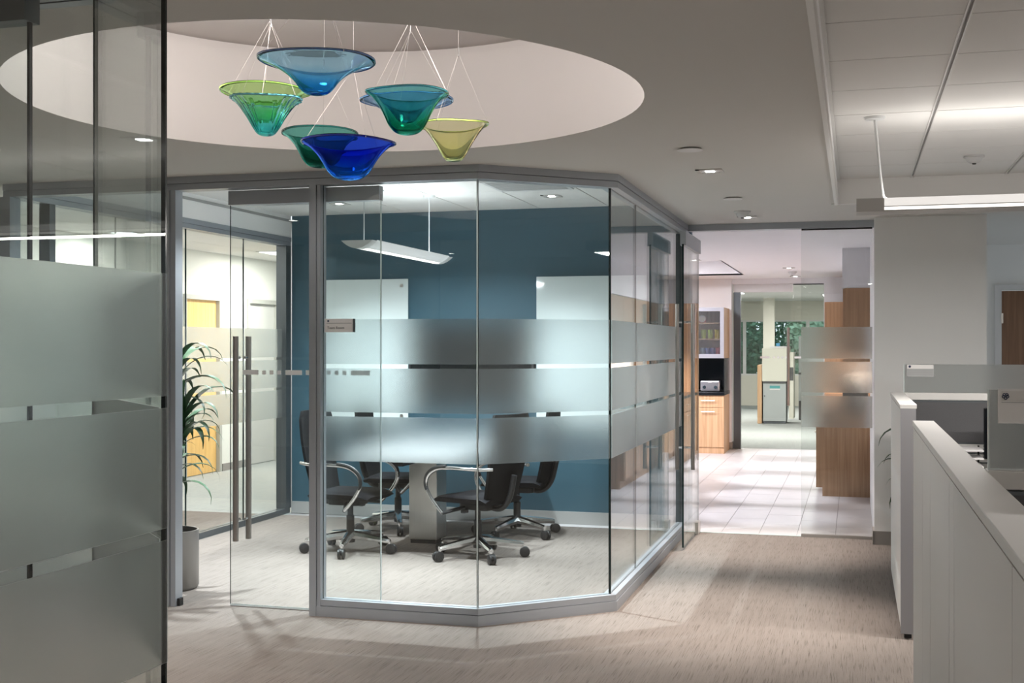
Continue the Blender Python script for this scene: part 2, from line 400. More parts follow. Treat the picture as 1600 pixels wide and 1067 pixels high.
ce.box(-1.38, -0.12, 6.45, 10.16, CH, CH + 0.02); ce.box(-0.12, 7, 8.87, 10.16, CH, CH + 0.02)
ce.box(0.97, 7, 10.16, 13.2, CH, CH + 0.02)
ce.prism([(-2.03, 6.45), (-1.38, 6.45), (-1.38, 7.1)], CH, CH + 0.02)
tag(ce.build('ceiling', M['ceil']), 'grey plaster corridor ceiling with a large round opening', 'ceiling', kind='structure')
dr = MB((CXR, CYR, CH)); N = 96
dr.lathe([(RR, CH), (RR, 3.03), (RR + 0.03, 3.03), (RR + 0.03, 3.07), (0, 3.07)], N, (CXR, CYR, 0), open0=True)
tag(dr.build('ceiling_recess', M['drum'], smooth=True), 'round raised ceiling recess with warm white sides above the bowls', 'ceiling recess', kind='structure')
# right-hand open office: raised tile ceiling
RZ = 2.72
cr = thing('ceiling_office', 'raised tile ceiling over the cubicles', 'ceiling', (0, 6, RZ), kind='structure')
b = W(cr); b.box(-0.135, -0.115, -4, 8.86, CH - 0.012, RZ + 0.02, 0).box(-0.155, 7, 8.86, 8.88, CH - 0.006, RZ + 0.02, 0)
b.build('ceiling_edge_fascia', M['white'], cr)
W(cr).box(-0.115, -0.107, -4, 8.86, CH - 0.004, CH + 0.008).box(-0.115, -0.100, -4, 8.86, RZ - 0.02, RZ - 0.012).build('edge_trim', M['teew'], cr)
xs = [-0.115, 0.385, 0.995, 1.605, 2.215, 2.825]
ys = [8.86 - 0.614 * k for k in range(11)]
for i in range(len(xs) - 1):
    for j in range(len(ys) - 1):
        W(cr).box(xs[i] + (0.011 if i else 0.0), xs[i + 1] - 0.011, ys[j + 1] + 0.004, ys[j] - 0.004, RZ, RZ + 0.02).build('ceiling_tile', M['tile_c'], cr)
g = W(cr)
for xx in xs[1:]:
    g.box(xx - 0.013, xx - 0.006, ys[-1], 8.86, RZ - 0.006, RZ + 0.01).box(xx + 0.006, xx + 0.013, ys[-1], 8.86, RZ - 0.006, RZ + 0.01)
g.build('grid_runner', M['teew'], cr)
g = W(cr)
for xx in xs[1:]: g.box(xx - 0.006, xx + 0.006, ys[-1], 8.86, RZ + 0.008, RZ + 0.014)
g.box(-0.115, xs[-1], ys[-1], 8.86, RZ + 0.016, RZ + 0.018)
g.build('grid_slot', M['tee'], cr)
W(cr).box(xs[-1], 7, -4, 8.86, RZ, RZ + 0.02).box(-0.115, xs[-1], -4, ys[-1], RZ, RZ + 0.02).build('ceiling_panel_beyond', M['tile_c'], cr)
# meeting room ceiling
cc = thing('ceiling_meeting_room', 'white tile ceiling of the glass meeting room', 'ceiling', (-3.2, 8.4, CONF_H), kind='structure')
cx_ = [-5.08] + [-4.475 + 0.61 * k for k in range(6)]; cx_[-1] = -1.38
cy_s = [10.3 - 0.61 * k for k in range(7)]; cy_s[-1] = 6.45
for i in range(len(cx_) - 1):
    for j in range(len(cy_s) - 1):
        W(cc).box(cx_[i] + 0.005, cx_[i + 1] - 0.005, cy_s[j + 1] + 0.002, cy_s[j] - 0.002, CONF_H, CONF_H + 0.02).build('ceiling_tile', M['tile_c'], cc)
W(cc).box(-5.08, -1.38, 6.45, 10.3, CONF_H + 0.014, CONF_H + 0.03).build('ceiling_grid', M['tee'], cc)
b = W(cc); b.sweep([(-5.08, 6.45), (-2.03, 6.45), (-1.38, 7.1), (-1.38, 10.3)], 0.0, 0.05, CH - 0.03, CONF_H + 0.02)
b.build('soffit_band', M['white'], cc)
# hall ceiling
chh = thing('ceiling_hall', 'tile ceiling of the side hall with round lights', 'ceiling', (-6.3, 12, 2.68), kind='structure')
hx = [-7.52 + 0.61 * k for k in range(5)]; hy = [6.5 + 0.61 * k for k in range(20)]
for i in range(4):
    for j in range(19):
        W(chh).box(hx[i] + 0.004, hx[i + 1] - 0.004, hy[j] + 0.003, hy[j + 1] - 0.003, 2.68, 2.70).build('ceiling_tile', M['tile_c'], chh)
W(chh).box(-9.5, -5.02, 6.45, 18.6, 2.694, 2.715).build('ceiling_grid', M['tee'], chh)
W(chh).box(-9.5, -5.12, 6.45, 6.5, CH, 2.7).build('ceiling_step', M['ceil'], chh)
# pantry ceiling with a shallow tray
kc = MB((-1, 14, CH)); TX0, TX1, TY0, TY1 = -4.2, -1.52, 14.38, 17.45
for (a, b_, c_, d) in ((-5.02, -1.33, 10.4, TY0), (-1.33, 0.97, 10.19, TY0), (-5.02, 0.97, TY1, 18.62), (-5.02, TX0, TY0, TY1), (TX1, 0.97, TY0, TY1)):
    kc.box(a, b_, c_, d, CH, CH + 0.02)
kc.box(TX0 - .02, TX1 + .02, TY0 - .02, TY1 + .02, CH + 0.2, CH + 0.22)
for (a, b_, c_, d) in ((TX0 - .02, TX0, TY0, TY1), (TX1, TX1 + .02, TY0, TY1), (TX0, TX1, TY0 - .02, TY0), (TX0, TX1, TY1, TY1 + .02)):
    kc.box(a, b_, c_, d, CH, CH + 0.2)
tag(kc.build('ceiling_pantry', M['lilac']), 'white pantry ceiling with a shallow rectangular tray', 'ceiling', kind='structure')
tag(MB((-2, 25, 2.7)).box(-9, 5, 18.72, 33, 2.70, 2.72).build('ceiling_far_office', M['tile_c']), 'pale ceiling of the far office by the windows', 'ceiling', kind='structure')

# ------------------------------------------------------------------ walls
def wall(name, m, boxes, label, base=None):
    r = thing(name, label, 'wall', (boxes[0][0], boxes[0][2], 0), kind='structure')
    mb = W(r)
    for q in boxes: mb.box(*q)
    mb.build('wall_face', m, r)
    if base:
        mb = W(r)
        for q in base[1]: mb.box(*q)
        mb.build('baseboard', base[0], r)
    return r
wall('wall_back', M['blue'], [(-5.02, -1.33, 10.3, 10.4, 0, 2.78)], 'dark teal blue back wall of the glass meeting room',
     (M['basel'], [(-5.02, -1.42, 10.288, 10.3, 0, 0.11)]))
wall('wall_right', M['white'], [(0.15, 0.97, 9.9, 12.6, 0, CH)], 'white wall block right of the pantry opening',
     (M['base'], [(0.145, 0.975, 9.888, 9.9, 0, 0.105), (0.138, 0.15, 9.888, 10.12, 0, 0.105)]))
wall('wall_recess', M['white'], [(0.97, 1.37, 12.9, 13.0, 0, CH), (1.37, 2.35, 12.9, 13.0, 2.12, CH), (2.35, 7, 12.9, 13.0, 0, CH), (0.97, 1.0, 12.6, 12.9, 0, CH)], 'white wall around the brown wooden door')
wall('wall_pantry_right', M['lilac'], [(0.265, 0.30, 12.6, 18.4, 0, CH)], 'white side wall behind the oak pantry cabinets')
wall('wall_pantry_back', M['lilac'], [(-5.02, -1.77, 18.4, 18.62, 0, CH), (-0.43, 0.97, 18.4, 18.62, 0, CH)], 'white end wall of the pantry around the far glass door',
     (M['base'], [(-1.80, -1.77, 18.388, 18.4, 0, 0.105), (-1.77, -1.758, 18.388, 18.62, 0, 0.105)]))
wall('wall_pantry_left', M['lilac'], [(-5.08, -5.02, 10.4, 18.62, 0, 2.72)], 'white wall between the side hall and the pantry')
wall('wall_hall', M['hallw'], [(-7.62, -7.52, 6.45, 12.60, 0, 2.7), (-7.62, -7.52, 12.60, 13.44, 2.15, 2.7), (-7.62, -7.52, 13.44, 14.14, 0, 2.7),
                               (-7.62, -7.52, 14.14, 14.98, 2.15, 2.7), (-7.62, -7.52, 14.98, 18.6, 0, 2.7), (-7.7, -5.02, 18.5, 18.6, 0, 2.7)], 'pale hall wall with the honey and grey doors',
     (M['base'], [(-7.52, -7.508, 6.45, 12.55, 0, 0.09), (-7.52, -7.508, 13.49, 14.09, 0, 0.09), (-7.52, -7.508, 15.03, 18.5, 0, 0.09)]))
wall('wall_outer_left', M['white'], [(-9.5, -9.4, -4, 6.5, 0, CH), (-9.5, -7.52, 6.45, 6.5, 0, 2.7)], 'white wall at the far left end of the side corridor')
wall('wall_rear', M['white'], [(-9.5, 7, -4.1, -4, 0, 2.75)], 'white wall behind the camera')
wall('wall_outer_right', M['white'], [(7, 7.1, -4, 13, 0, 2.75)], 'white wall beyond the cubicles')

# doors in the hall (solid) and the brown one
def solid_door_x(n, xw, y0, y1, zt, m, label):
    r = thing('door_%d' % n, label, 'door', (xw, (y0 + y1) / 2, 0), kind='structure')
    W(r).box(xw - 0.07, xw - 0.03, y0, y1, 0.008, zt).build('door_leaf', m, r)
    f = W(r)
    for a, b_ in ((y0 - 0.055, y0), (y1, y1 + 0.055)): f.box(xw - 0.1, xw + 0.02, a, b_, 0, zt + 0.055)
    f.box(xw - 0.1, xw + 0.02, y0, y1, zt, zt + 0.055).build('door_frame', M['frame'], r)
    h = W(r); h.tube([(xw - 0.03, y0 + 0.08, 1.0), (xw + 0.03, y0 + 0.08, 1.0), (xw + 0.03, y0 + 0.2, 1.0)], 0.011); h.build('lever_handle', M['steel'], r, smooth=True)
solid_door_x(1, -7.52, 12.64, 13.40, 2.10, M['yellow'], 'honey yellow wooden door in the side hall')
solid_door_x(2, -7.52, 14.18, 14.94, 2.10, M['greydoor'], 'pale grey door further along the side hall')
r = thing('door_3', 'brown wooden door with white frame at the right edge', 'door', (1.86, 12.9, 0), kind='structure')
W(r).box(1.405, 2.31, 12.91, 12.95, 0.008, 2.092).build('door_leaf', M['wooddoor'], r)
f = W(r); f.box(1.337, 1.40, 12.875, 13.0, 0, 2.15).box(2.315, 2.38, 12.875, 13.0, 0, 2.15).box(1.40, 2.315, 12.875, 13.0, 2.097, 2.15).build('door_frame', M['whiteframe'], r)
for z in (1.82, 1.1, 0.3): W(r).box(1.396, 1.414, 12.868, 12.91, z - 0.05, z + 0.05).build('hinge', M['steel'], r)
W(r).tube([(2.22, 12.91, 1.0), (2.22, 12.85, 1.0), (2.1, 12.85, 1.0)], 0.011).build('lever_handle', M['steel'], r, smooth=True)

# ------------------------------------------------------------------ glass walls
def bands(root, p, q, side, m=None):
    for z0, z1 in BANDS: W(root).pane(p, q, 0.002, z0, z1, 0, 0, side).build('frosted_band', m or M['frost'], root)
def pane(root, p, q, z0, z1, fr=None, name='glass_pane'):
    o = W(root).pane(p, q, 0.010, z0, z1).build(name, [M['glass'], M['edge']], root)
    if fr is not None: bands(root, p, q, fr)
    return o
def rails(root, path, z_top=CH, left=True, right=True):
    """header and base along a polyline (left normal = inside)"""
    W(root).sweep(path, -0.055, 0.055, z_top - 0.040, z_top).build('header', M['alu'], root)
    W(root).sweep(path, -0.050, 0.050, z_top - 0.078, z_top - 0.043).build('header_lip', M['alu'], root)
    W(root).sweep(path, -0.040, 0.040, z_top - 0.044, z_top - 0.039).build('header_groove', M['alud'], root)
def sill(root, path):
    W(root).sweep(path, -0.045, 0.045, 0.0, 0.058).build('base_rail', M['alu'], root)
    W(root).sweep(path, -0.038, 0.038, 0.061, 0.095).build('base_lip', M['alu'], root)
    W(root).sweep(path, -0.030, 0.030, 0.057, 0.063).build('base_groove', M['alud'], root)
A_, B_, C_, D_ = (-2.985, 6.45), (-2.015, 6.45), (-1.38, 7.02), (-1.38, 10.1)
r = thing('wall_front', 'frameless glass front of the meeting room with frosted bands and angled corner', 'glass wall', (-2.5, 6.45, 0), kind='structure')
rails(r, [(-5.08, 6.45), A_, B_, C_, (-1.38, 10.15)]); sill(r, [(-3.0, 6.45), B_, C_, (-1.38, 10.06)])
sill(r, [(-5.08, 6.45), (-3.95, 6.45)])
pane(r, (-2.945, 6.45), (B_[0] - 0.004, 6.45), 0.095, 2.472, -0.009)
pane(r, (B_[0] + 0.003, 6.452), (C_[0] - 0.005, C_[1] - 0.004), 0.095, 2.472, -0.009)
pane(r, (-1.38, 7.03), (-1.38, 7.873), 0.095, 2.472, -0.009)
pane(r, (-1.38, 7.879), (-1.38, 10.03), 0.095, 2.472, -0.009)
pane(r, (-5.06, 6.45), (-3.965, 6.45), 0.095, 2.472, 0.009)
W(r).box(B_[0] - 0.004, B_[0] + 0.003, 6.443, 6.458, 0.095, 2.472).build('corner_joint', M['joint'], r)
W(r).box(C_[0] - 0.007, C_[0] + 0.006, C_[1] - 0.005, C_[1] + 0.010, 0.095, 2.472).build('corner_edge', M['edge'], r)
for x0, x1 in ((-3.960, -3.882), (-3.012, -2.946)):
    p = W(r).box(x0, x0 + 0.042, 6.40, 6.50, 0, CH - 0.078).box(x0 + 0.045, x1, 6.41, 6.49, 0, CH - 0.078); p.build('post', M['alu'], r)
    W(r).box(x0 + 0.042, x0 + 0.045, 6.42, 6.48, 0, CH - 0.078).build('post_groove', M['alud'], r)
W(r).box(-1.43, -1.33, 10.03, 10.12, 0, CH - 0.078).build('post', M['alud'], r)
W(r).box(-5.13, -5.03, 6.40, 6.50, 0, CH - 0.078).build('post', M['alu'], r)
W(r).box(-3.882, -3.865, 6.43, 6.47, 0, 0.045).build('floor_stop', M['black'], r)

r = thing('wall_left', 'glass wall at the back left of the meeting room facing the hall', 'glass wall', (-5.08, 8.4, 0), kind='structure')
rails(r, [(-5.08, 10.3), (-5.08, 6.5)]); W(r).box(-5.12, -5.04, 6.5, 10.3, 0, 0.05).build('base_rail', M['alud'], r)
W(r).box(-5.13, -5.03, 6.5, 10.3, CH, 2.78).build('soffit', M['white'], r)
yy = [6.5, 7.59, 8.538, 9.478, 10.29]
for a, b_ in zip(yy, yy[1:]): pane(r, (-5.08, a + 0.004), (-5.08, b_ - 0.004), 0.05, 2.472, -0.009)
W(r).box(-5.13, -5.03, 10.2, 10.3, 0.05, 2.472).build('end_post', M['alud'], r)
W(r).box(-5.12, -5.04, 6.80, 6.86, 0.05, 2.472).build('post', M['alud'], r)

# sliding door of the meeting room
r = thing('door_4', 'sliding glass door with tall steel pull bars left of the meeting room sign', 'glass door', (-3.1, 6.52, 0), kind='structure')
dy = 6.525
W(r).pane((-3.581, dy), (-2.619, dy), 0.012, 0.012, 2.42).build('glass_pane', [M['glass'], M['edge']], r)
W(r).box(-3.58, -2.62, dy - 0.03, dy + 0.03, 2.385, 2.468).build('top_rail', M['alu'], r)
W(r).box(-3.58, -2.62, dy - 0.008, dy + 0.008, 0.004, 0.012).build('bottom_seal', M['joint'], r)
W(r).box(-2.622, -2.618, dy - 0.007, dy + 0.007, 0.012, 2.385).build('edge_strip', M['joint'], r)
for side in (-1, 1):
    hx_ = -3.517 if side < 0 else -3.492
    h = W(r).tube([(hx_, dy + side * 0.055, 0.395), (hx_, dy + side * 0.055, 1.605)], 0.017, 14).build('pull_bar', M['steeld'], r, smooth=True)
    for z in (0.52, 1.48): W(r).tube([(hx_, dy + side * 0.006, z), (hx_, dy + side * 0.055, z)], 0.009, 10).build('standoff', M['chrome'], h, smooth=True)
for x0, x1 in ((-3.495, -3.393), (-3.218, -3.112), (-3.088, -2.998), (-2.802, -2.684)): W(r).box(x0, x1, dy - 0.009, dy - 0.007, 1.378, 1.406).build('film_bar', M['mark'], r)
for x0 in (-3.357, -3.308, -3.259, -2.941, -2.892, -2.843): W(r).box(x0 - 0.012, x0 + 0.012, dy - 0.009, dy - 0.007, 1.38, 1.404).build('film_dot', M['mark'], r)

# pantry glass wall and its swung-open door
r = thing('wall_pantry_glass', 'fixed glass panel with frosted bands in front of the oak cabinets', 'glass wall', (-0.14, 10.15, 0), kind='structure')
W(r).box(-1.33, 0.15, 10.09, 10.19, 2.497, CH).build('header', M['alu'], r)
W(r).box(-0.414, 0.138, 10.135, 10.165, 2.486, 2.497).build('top_channel', M['black'], r)
W(r).box(-0.416, 0.15, 10.13, 10.17, 0, 0.022).build('floor_channel', M['base'], r)
pane(r, (-0.416, 10.15), (0.138, 10.15), 0.022, 2.486, -0.009)
W(r).box(-1.36, -0.416, 10.145, 10.175, 0, 0.004).build('threshold', M['joint'], r)
r = thing('door_5', 'glass door swung open beside the pantry opening', 'glass door', (-1.25, 9.7, 0), kind='structure')
dx = -1.25
W(r).pane((dx, 9.22), (dx, 10.14), 0.012, 0.02, 2.32).build('glass_pane', [M['glass'], M['edge']], r)
W(r).box(dx - 0.007, dx + 0.007, 9.214, 9.222, 0.02, 2.32).build('edge_strip', M['edge'], r)
W(r).box(dx - 0.022, dx + 0.022, 9.22, 10.14, 2.31, 2.42).build('top_rail', M['alu'], r)
W(r).box(dx - 0.02, dx + 0.02, 10.0, 10.14, 0.006, 0.10).build('bottom_pivot', M['steel'], r)
for side in (-1, 1):
    h = W(r).tube([(dx + side * 0.06, 9.33, 0.60), (dx + side * 0.06, 9.33, 1.87)], 0.015, 14).build('pull_bar', M['steeld'], r, smooth=True)
    for z in (0.77, 1.73): W(r).tube([(dx + side * 0.006, 9.33, z), (dx + side * 0.06, 9.33, z)], 0.009, 10).build('standoff', M['chrome'], h, smooth=True)

# second glass door at the end of the pantry
r = thing('door_6', 'far glass door with tall brown pull bar at the end of the pantry', 'glass door', (-1.1, 18.55, 0), kind='structure')
W(r).box(-1.77, -0.43, 18.5, 18.6, 2.47, CH).build('header', M['lilac'], r)
W(r).box(-1.75, -0.88, 18.52, 18.58, 2.35, 2.468).build('top_rail', M['whiteframe'], r)
W(r).box(-1.75, -1.645, 18.5, 18.6, 0.0, 2.35).build('jamb_post', M['alud'], r)
W(r).pane((-1.64, 18.55), (-0.88, 18.55), 0.012, 0.02, 2.35).build('glass_pane', [M['glass'], M['edge']], r)
W(r).pane((-0.875, 18.55), (-0.435, 18.55), 0.012, 0.02, 2.46).build('side_pane', [M['glass'], M['edge']], r)
W(r).box(-0.875, -0.435, 18.53, 18.57, 2.455, 2.468).build('top_channel', M['black'], r)
W(r).tube([(-0.945, 18.49, 0.66), (-0.945, 18.49, 1.82)], 0.022, 12).build('pull_bar', M['steeld'], r, smooth=True)
for x0, x1 in ((-1.36, -1.22), (-0.86, -0.70)): W(r).box(x0, x1, 18.54, 18.543, 1.36, 1.39).build('film_bar', M['mark'], r)
for x0 in (-1.17, -1.11, -1.05, -0.99): W(r).box(x0, x0 + 0.03, 18.54, 18.543, 1.36, 1.39).build('film_dot', M['mark'], r)

# near-left office: frosted pane, angled corner pane and side wall with its sliding leaf
O_ = [(-1.39, -1.5), (-1.39, 2.255), (-1.94, 2.81), (-7.5, 2.81)]
r = thing('wall_office_glass', 'large frosted glass wall in the left foreground', 'glass wall', (-1.39, 2.2, 0), kind='structure')
rails(r, O_); sill(r, O_)
pane(r, (-1.39, -1.5), (-1.39, 2.248), 0.095, 2.472, -0.009)
pane(r, (-1.396, 2.261), (-1.936, 2.806), 0.095, 2.472, 0.009)
pane(r, (-1.945, 2.81), (-2.55, 2.81), 0.095, 2.472, 0.009)
pane(r, (-3.5, 2.81), (-7.4, 2.81), 0.095, 2.472, 0.009)
W(r).box(-1.394, -1.386, 2.248, 2.256, 0.095, 2.472).build('corner_edge', M['edge'], r)  # dark strip drawn in place of internal reflections at the pane edge
W(r).box(-1.943, -1.938, 2.806, 2.812, 0.095, 2.472).build('corner_joint', M['edge'], r)
r = thing('door_7', 'sliding glass leaf with black edge behind the left foreground glass', 'glass door', (-2.6, 2.73, 0), kind='structure')
W(r).pane((-2.09, 2.735), (-3.05, 2.735), 0.012, 0.012, 2.44).build('glass_pane', [M['glass'], M['edge']], r)
W(r).box(-2.092, -2.084, 2.729, 2.741, 0.012, 2.40).build('edge_strip', M['black'], r)
W(r).box(-3.05, -2.08, 2.705, 2.765, 2.40, 2.468).build('top_rail', M['alud'], r)

# ------------------------------------------------------------------ things on the back wall
def board(x0, x1, label):
    r = thing('glass_whiteboard', label, 'whiteboard', (x0, 10.27, 0.85), group=None)
    W(r).box(x0, x1, 10.262, 10.270, 0.86, 2.15).build('board_glass', M['board'], r)
    for xx in (x0 + 0.06, x1 - 0.06):
        for z in (0.92, 2.09):
            W(r).tube([(xx, 10.2985, z), (xx, 10.254, z)], 0.016, 14).build('standoff', M['steel'], r, smooth=True)
board(-4.74, -3.86, 'white glass board on the blue wall left of the dark screen')
board(-2.668, -1.70, 'white glass board on the blue wall right of the dark screen')
r = thing('wall_screen', 'wide black wall screen between the two white boards', 'screen', (-3.26, 10.28, 1.0))
W(r).box(-3.845, -2.685, 10.235, 10.30, 1.02, 1.735).build('bezel', M['black'], r, bevel=0.004)
W(r).box(-3.825, -2.705, 10.231, 10.235, 1.045, 1.715).build('display', M['screen'], r)

# ------------------------------------------------------------------ table and chairs
r = thing('meeting_table', 'pale meeting table on a brushed steel pedestal among black chairs', 'table', (-3.2, 9.0, 0))
mb = W(r); mb.prism(rrect(-3.2, 9.18, 0.92, 1.8, 0.12), 0.705, 0.74); mb.build('table_top', M['table'], r, bevel=0.004)
W(r).box(-3.37, -3.14, 8.98, 9.22, 0.03, 0.705).build('pedestal', M['steel'], r, bevel=0.006)
W(r).box(-3.36, -3.15, 8.99, 9.21, 0.0, 0.03).build('plinth', M['black'], r)
W(r).box(-3.26, -3.2, 8.4, 9.9, 0.66, 0.704).build('under_beam', M['black'], r)

def make_chair():
    r = thing('office_chair', 'x', 'chair')
    mb0 = MB()
    for k in range(5):
        a = 2 * PI * k / 5 + PI / 2; d = Vector((math.cos(a), math.sin(a), 0))
        mb = MB(); mb.tube([d * 0.02 + Vector((0, 0, 0.125)), d * 0.12 + Vector((0, 0, 0.118)), d * 0.31 + Vector((0, 0, 0.098)), d * 0.335 + Vector((0, 0, 0.094))], [0.036, 0.031, 0.021, 0.017], 8)
        mb.tube([d * 0.33 + Vector((0, 0, 0.095)), d * 0.33 + Vector((0, 0, 0.065))], 0.011, 8)
        leg = mb.build('star_leg', M['chrome'], r, smooth=True)
        t = Vector((-d.y, d.x, 0)); cst = MB(); c0 = d * 0.345 + Vector((0, 0, 0.038))
        for s in (-1, 1): cst.tube([c0 + t * s * 0.006, c0 + t * s * 0.010, c0 + t * s * 0.022, c0 + t * s * 0.026], [0.034, 0.038, 0.038, 0.030], 14)
        cst.tube([c0 + t * -0.008 + Vector((0, 0, 0.012)), c0 + t * 0.008 + Vector((0, 0, 0.012))], 0.026, 10)
        cst.build('caster', M['black'], r, smooth=True)
    MB().lathe([(0.0, 0.07), (0.034, 0.07), (0.036, 0.14), (0.030, 0.15), (0.030, 0.27), (0.022, 0.275), (0.022, 0.37), (0, 0.37)], 16).build('gas_column', M['black'], r, smooth=True)
    MB().prism(rrect(0, -0.02, 0.20, 0.26, 0.04), 0.355, 0.40).box(-0.13, -0.08, 0.02, 0.06, 0.33, 0.36).build('seat_mechanism', M['black'], r, bevel=0.006)
    # seat cushion: curved slab with waterfall front
    mb = MB(); nx, ny = 10, 10; top = []; bot = []
    for j in range(ny + 1):
        v = j / ny; y_ = -0.24 + 0.50 * v
        for i in range(nx + 1):
            u = i / nx * 2 - 1; hw = 0.245 - 0.02 * (1 - v) ** 2 - 0.03 * max(0, (v - 0.85) / 0.15) ** 2
            e = max(abs(u), 0); edge = 0.022 * e ** 6 + 0.035 * max(0, (v - 0.75) / 0.25) ** 2 + 0.02 * max(0, (0.12 - v) / 0.12) ** 2
            top.append((u * hw, y_, 0.475 - edge - 0.008 * (1 - u * u))); bot.append((u * hw * 0.94, y_ * 0.97, 0.405 + 0.012 * e ** 4 - 0.0 * v))
    n = (nx + 1) * (ny + 1); fs = []
    for j in range(ny):
        for i in range(nx):
            a = j * (nx + 1) + i; q = (a, a + 1, a + nx + 2, a + nx + 1); fs.append(q); fs.append(tuple(n + k for k in q[::-1]))
    ring = [i for i in range(nx + 1)] + [(j) * (nx + 1) + nx for j in range(1, ny + 1)] + [ny * (nx + 1) + i for i in range(nx - 1, -1, -1)] + [j * (nx + 1) for j in range(ny - 1, 0, -1)]
    for a, b_ in zip(ring, ring[1:] + ring[:1]): fs.append((a, n + a, n + b_, b_))
    mb.add(top + bot, fs); mb.build('seat', M['leather'], r, smooth=True)
    # backrest: curved mesh panel, wider at the shoulders, leaning back
    mb = MB(); nx, nz = 10, 10; fr = []; bk = []
    for j in range(nz + 1):
        v = j / nz; z = 0.43 + 0.63 * v; yb = -0.235 - 0.10 * v - 0.02 * math.sin(v * PI)
        hw = 0.185 + 0.045 * math.sin(min(1, v * 1.15) * PI / 2) - 0.03 * max(0, (v - 0.9) / 0.1) ** 2
        for i in range(nx + 1):
            u = i / nx * 2 - 1; cv = 0.045 * u * u
            fr.append((u * hw, yb + cv, z)); bk.append((u * hw, yb + cv - 0.022, z))
    n = (nx + 1) * (nz + 1); fs = []
    for j in range(nz):
        for i in range(nx):
            a = j * (nx + 1) + i; q = (a, a + 1, a + nx + 2, a + nx + 1); fs.append(q); fs.append(tuple(n + k for k in q[::-1]))
    ring = [i for i in range(nx + 1)] + [(j) * (nx + 1) + nx for j in range(1, nz + 1)] + [nz * (nx + 1) + i for i in range(nx - 1, -1, -1)] + [j * (nx + 1) for j in range(nz - 1, 0, -1)]
    for a, b_ in zip(ring, ring[1:] + ring[:1]): fs.append((a, n + a, n + b_, b_))
    mb.add(fr + bk, fs); mb.build('backrest', M['mesh'], r, smooth=True)
    MB().tube(spline([(0, -0.06, 0.385), (0, -0.2, 0.37), (0, -0.285, 0.45), (0, -0.33, 0.62)], 5), 0.022, 8).build('back_support', M['black'], r, smooth=True)
    for s in (-1, 1):
        pth = spline([(s * 0.215, -0.30, 0.675), (s * 0.27, -0.20, 0.672), (s * 0.295, 0.0, 0.675), (s * 0.297, 0.14, 0.662), (s * 0.297, 0.225, 0.61), (s * 0.297, 0.245, 0.535),
                      (s * 0.295, 0.205, 0.455), (s * 0.288, 0.145, 0.385), (s * 0.283, 0.105, 0.345)], 6)
        arm = MB().tube(pth, 0.0135, 10).build('armrest', M['chrome'], r, smooth=True)
        MB().tube([p + Vector((s * 0.004, 0.004, 0.012)) for p in pth[14:34]], 0.013, 8).build('arm_pad', M['black'], arm, smooth=True)
        MB().tube([(s * 0.283, 0.105, 0.345), (s * 0.12, 0.03, 0.375)], 0.014, 8).build('arm_bracket', M['black'], r, smooth=True)
    return r
ch0 = make_chair()
GC = 'black chairs around the meeting table'
spots = [(-3.66, 8.50, -PI / 2 - 0.10, 'black chair with steel loop arms nearest the glass door, left of the steel pedestal'),
         (-3.70, 9.60, -PI / 2 + 0.1, 'black chair left of the steel pedestal, against the blue wall'),
         (-2.66, 8.52, PI / 2 - 0.35, 'black chair with steel loop arms right of the pedestal, behind the angled glass corner'),
         (-2.66, 9.60, PI / 2 + 0.05, 'rightmost black chair at the meeting table, near the blue wall')]
for i, (x, y, a, lab) in enumerate(spots):
    o = ch0 if i == 0 else copy_tree(ch0)
    o.location = (x, y, 0); o.rotation_euler = (0, 0, a); tag(o, lab, 'chair', GC)
o = copy_tree(ch0); o.location = (1.15, 7.25, 0); o.rotation_euler = (0, 0, -2.6); tag(o, 'black task chair inside the cubicle past the grey panel end', 'chair')
if 'group' in o: del o['group']

# ------------------------------------------------------------------ room sign
r = thing('room_sign', 'small grey room sign on the glass beside the door', 'sign', (-2.84, 6.44, 1.627))
W(r).box(-2.925, -2.747, 6.428, 6.443, 1.627, 1.704).build('sign_plate', M['plate'], r)
W(r).box(-2.928, -2.919, 6.4265, 6.4285, 1.627, 1.704).build('side_trim', M['whiteframe'], r)
W(r).box(-2.753, -2.744, 6.4265, 6.444, 1.627, 1.704).build('side_edge', M['alud'], r)
W(r).box(-2.915, -2.76, 6.4268, 6.428, 1.676, 1.680).build('divider_line', M['plateg'], r)
W(r).tube([(-2.905, 6.428, 1.691), (-2.905, 6.4265, 1.691)], 0.006, 10).build('emblem', M['logo'], r)
text('sign_lettering', 'Team Room', 0.021, (-2.911, 6.4272, 1.645), (PI / 2, 0, 0), M['ink'], r)

# ------------------------------------------------------------------ potted plants
def leaf_mesh(L, w_, droop, fold=0.25):
    mb = MB(); n = 9; vs = []; fs = []
    for i in range(n + 1):
        t = i / n; ang = 0.9 - droop * t * t; 
        if i == 0: x_, z_ = 0, 0
        else: x_ += L / n * math.cos(ang); z_ += L / n * math.sin(ang)
        ww = w_ * (math.sin(PI * min(1, t * 0.9 + 0.1)) ** 0.7) * (1 - t ** 4) + 0.0015
        vs += [(x_, -ww, z_ + fold * ww), (x_, 0, z_), (x_, ww, z_ + fold * ww)]
    for i in range(n):
        for k in range(2): a = 3 * i + k; fs.append((a, a + 1, a + 4, a + 3))
    mb.add(vs, fs)
    me = mb.mesh('leaf', M['leaf'], True); return me
LM = [leaf_mesh(0.46, 0.032, 2.1), leaf_mesh(0.40, 0.028, 2.4), leaf_mesh(0.34, 0.030, 1.9), leaf_mesh(0.50, 0.031, 2.2)]
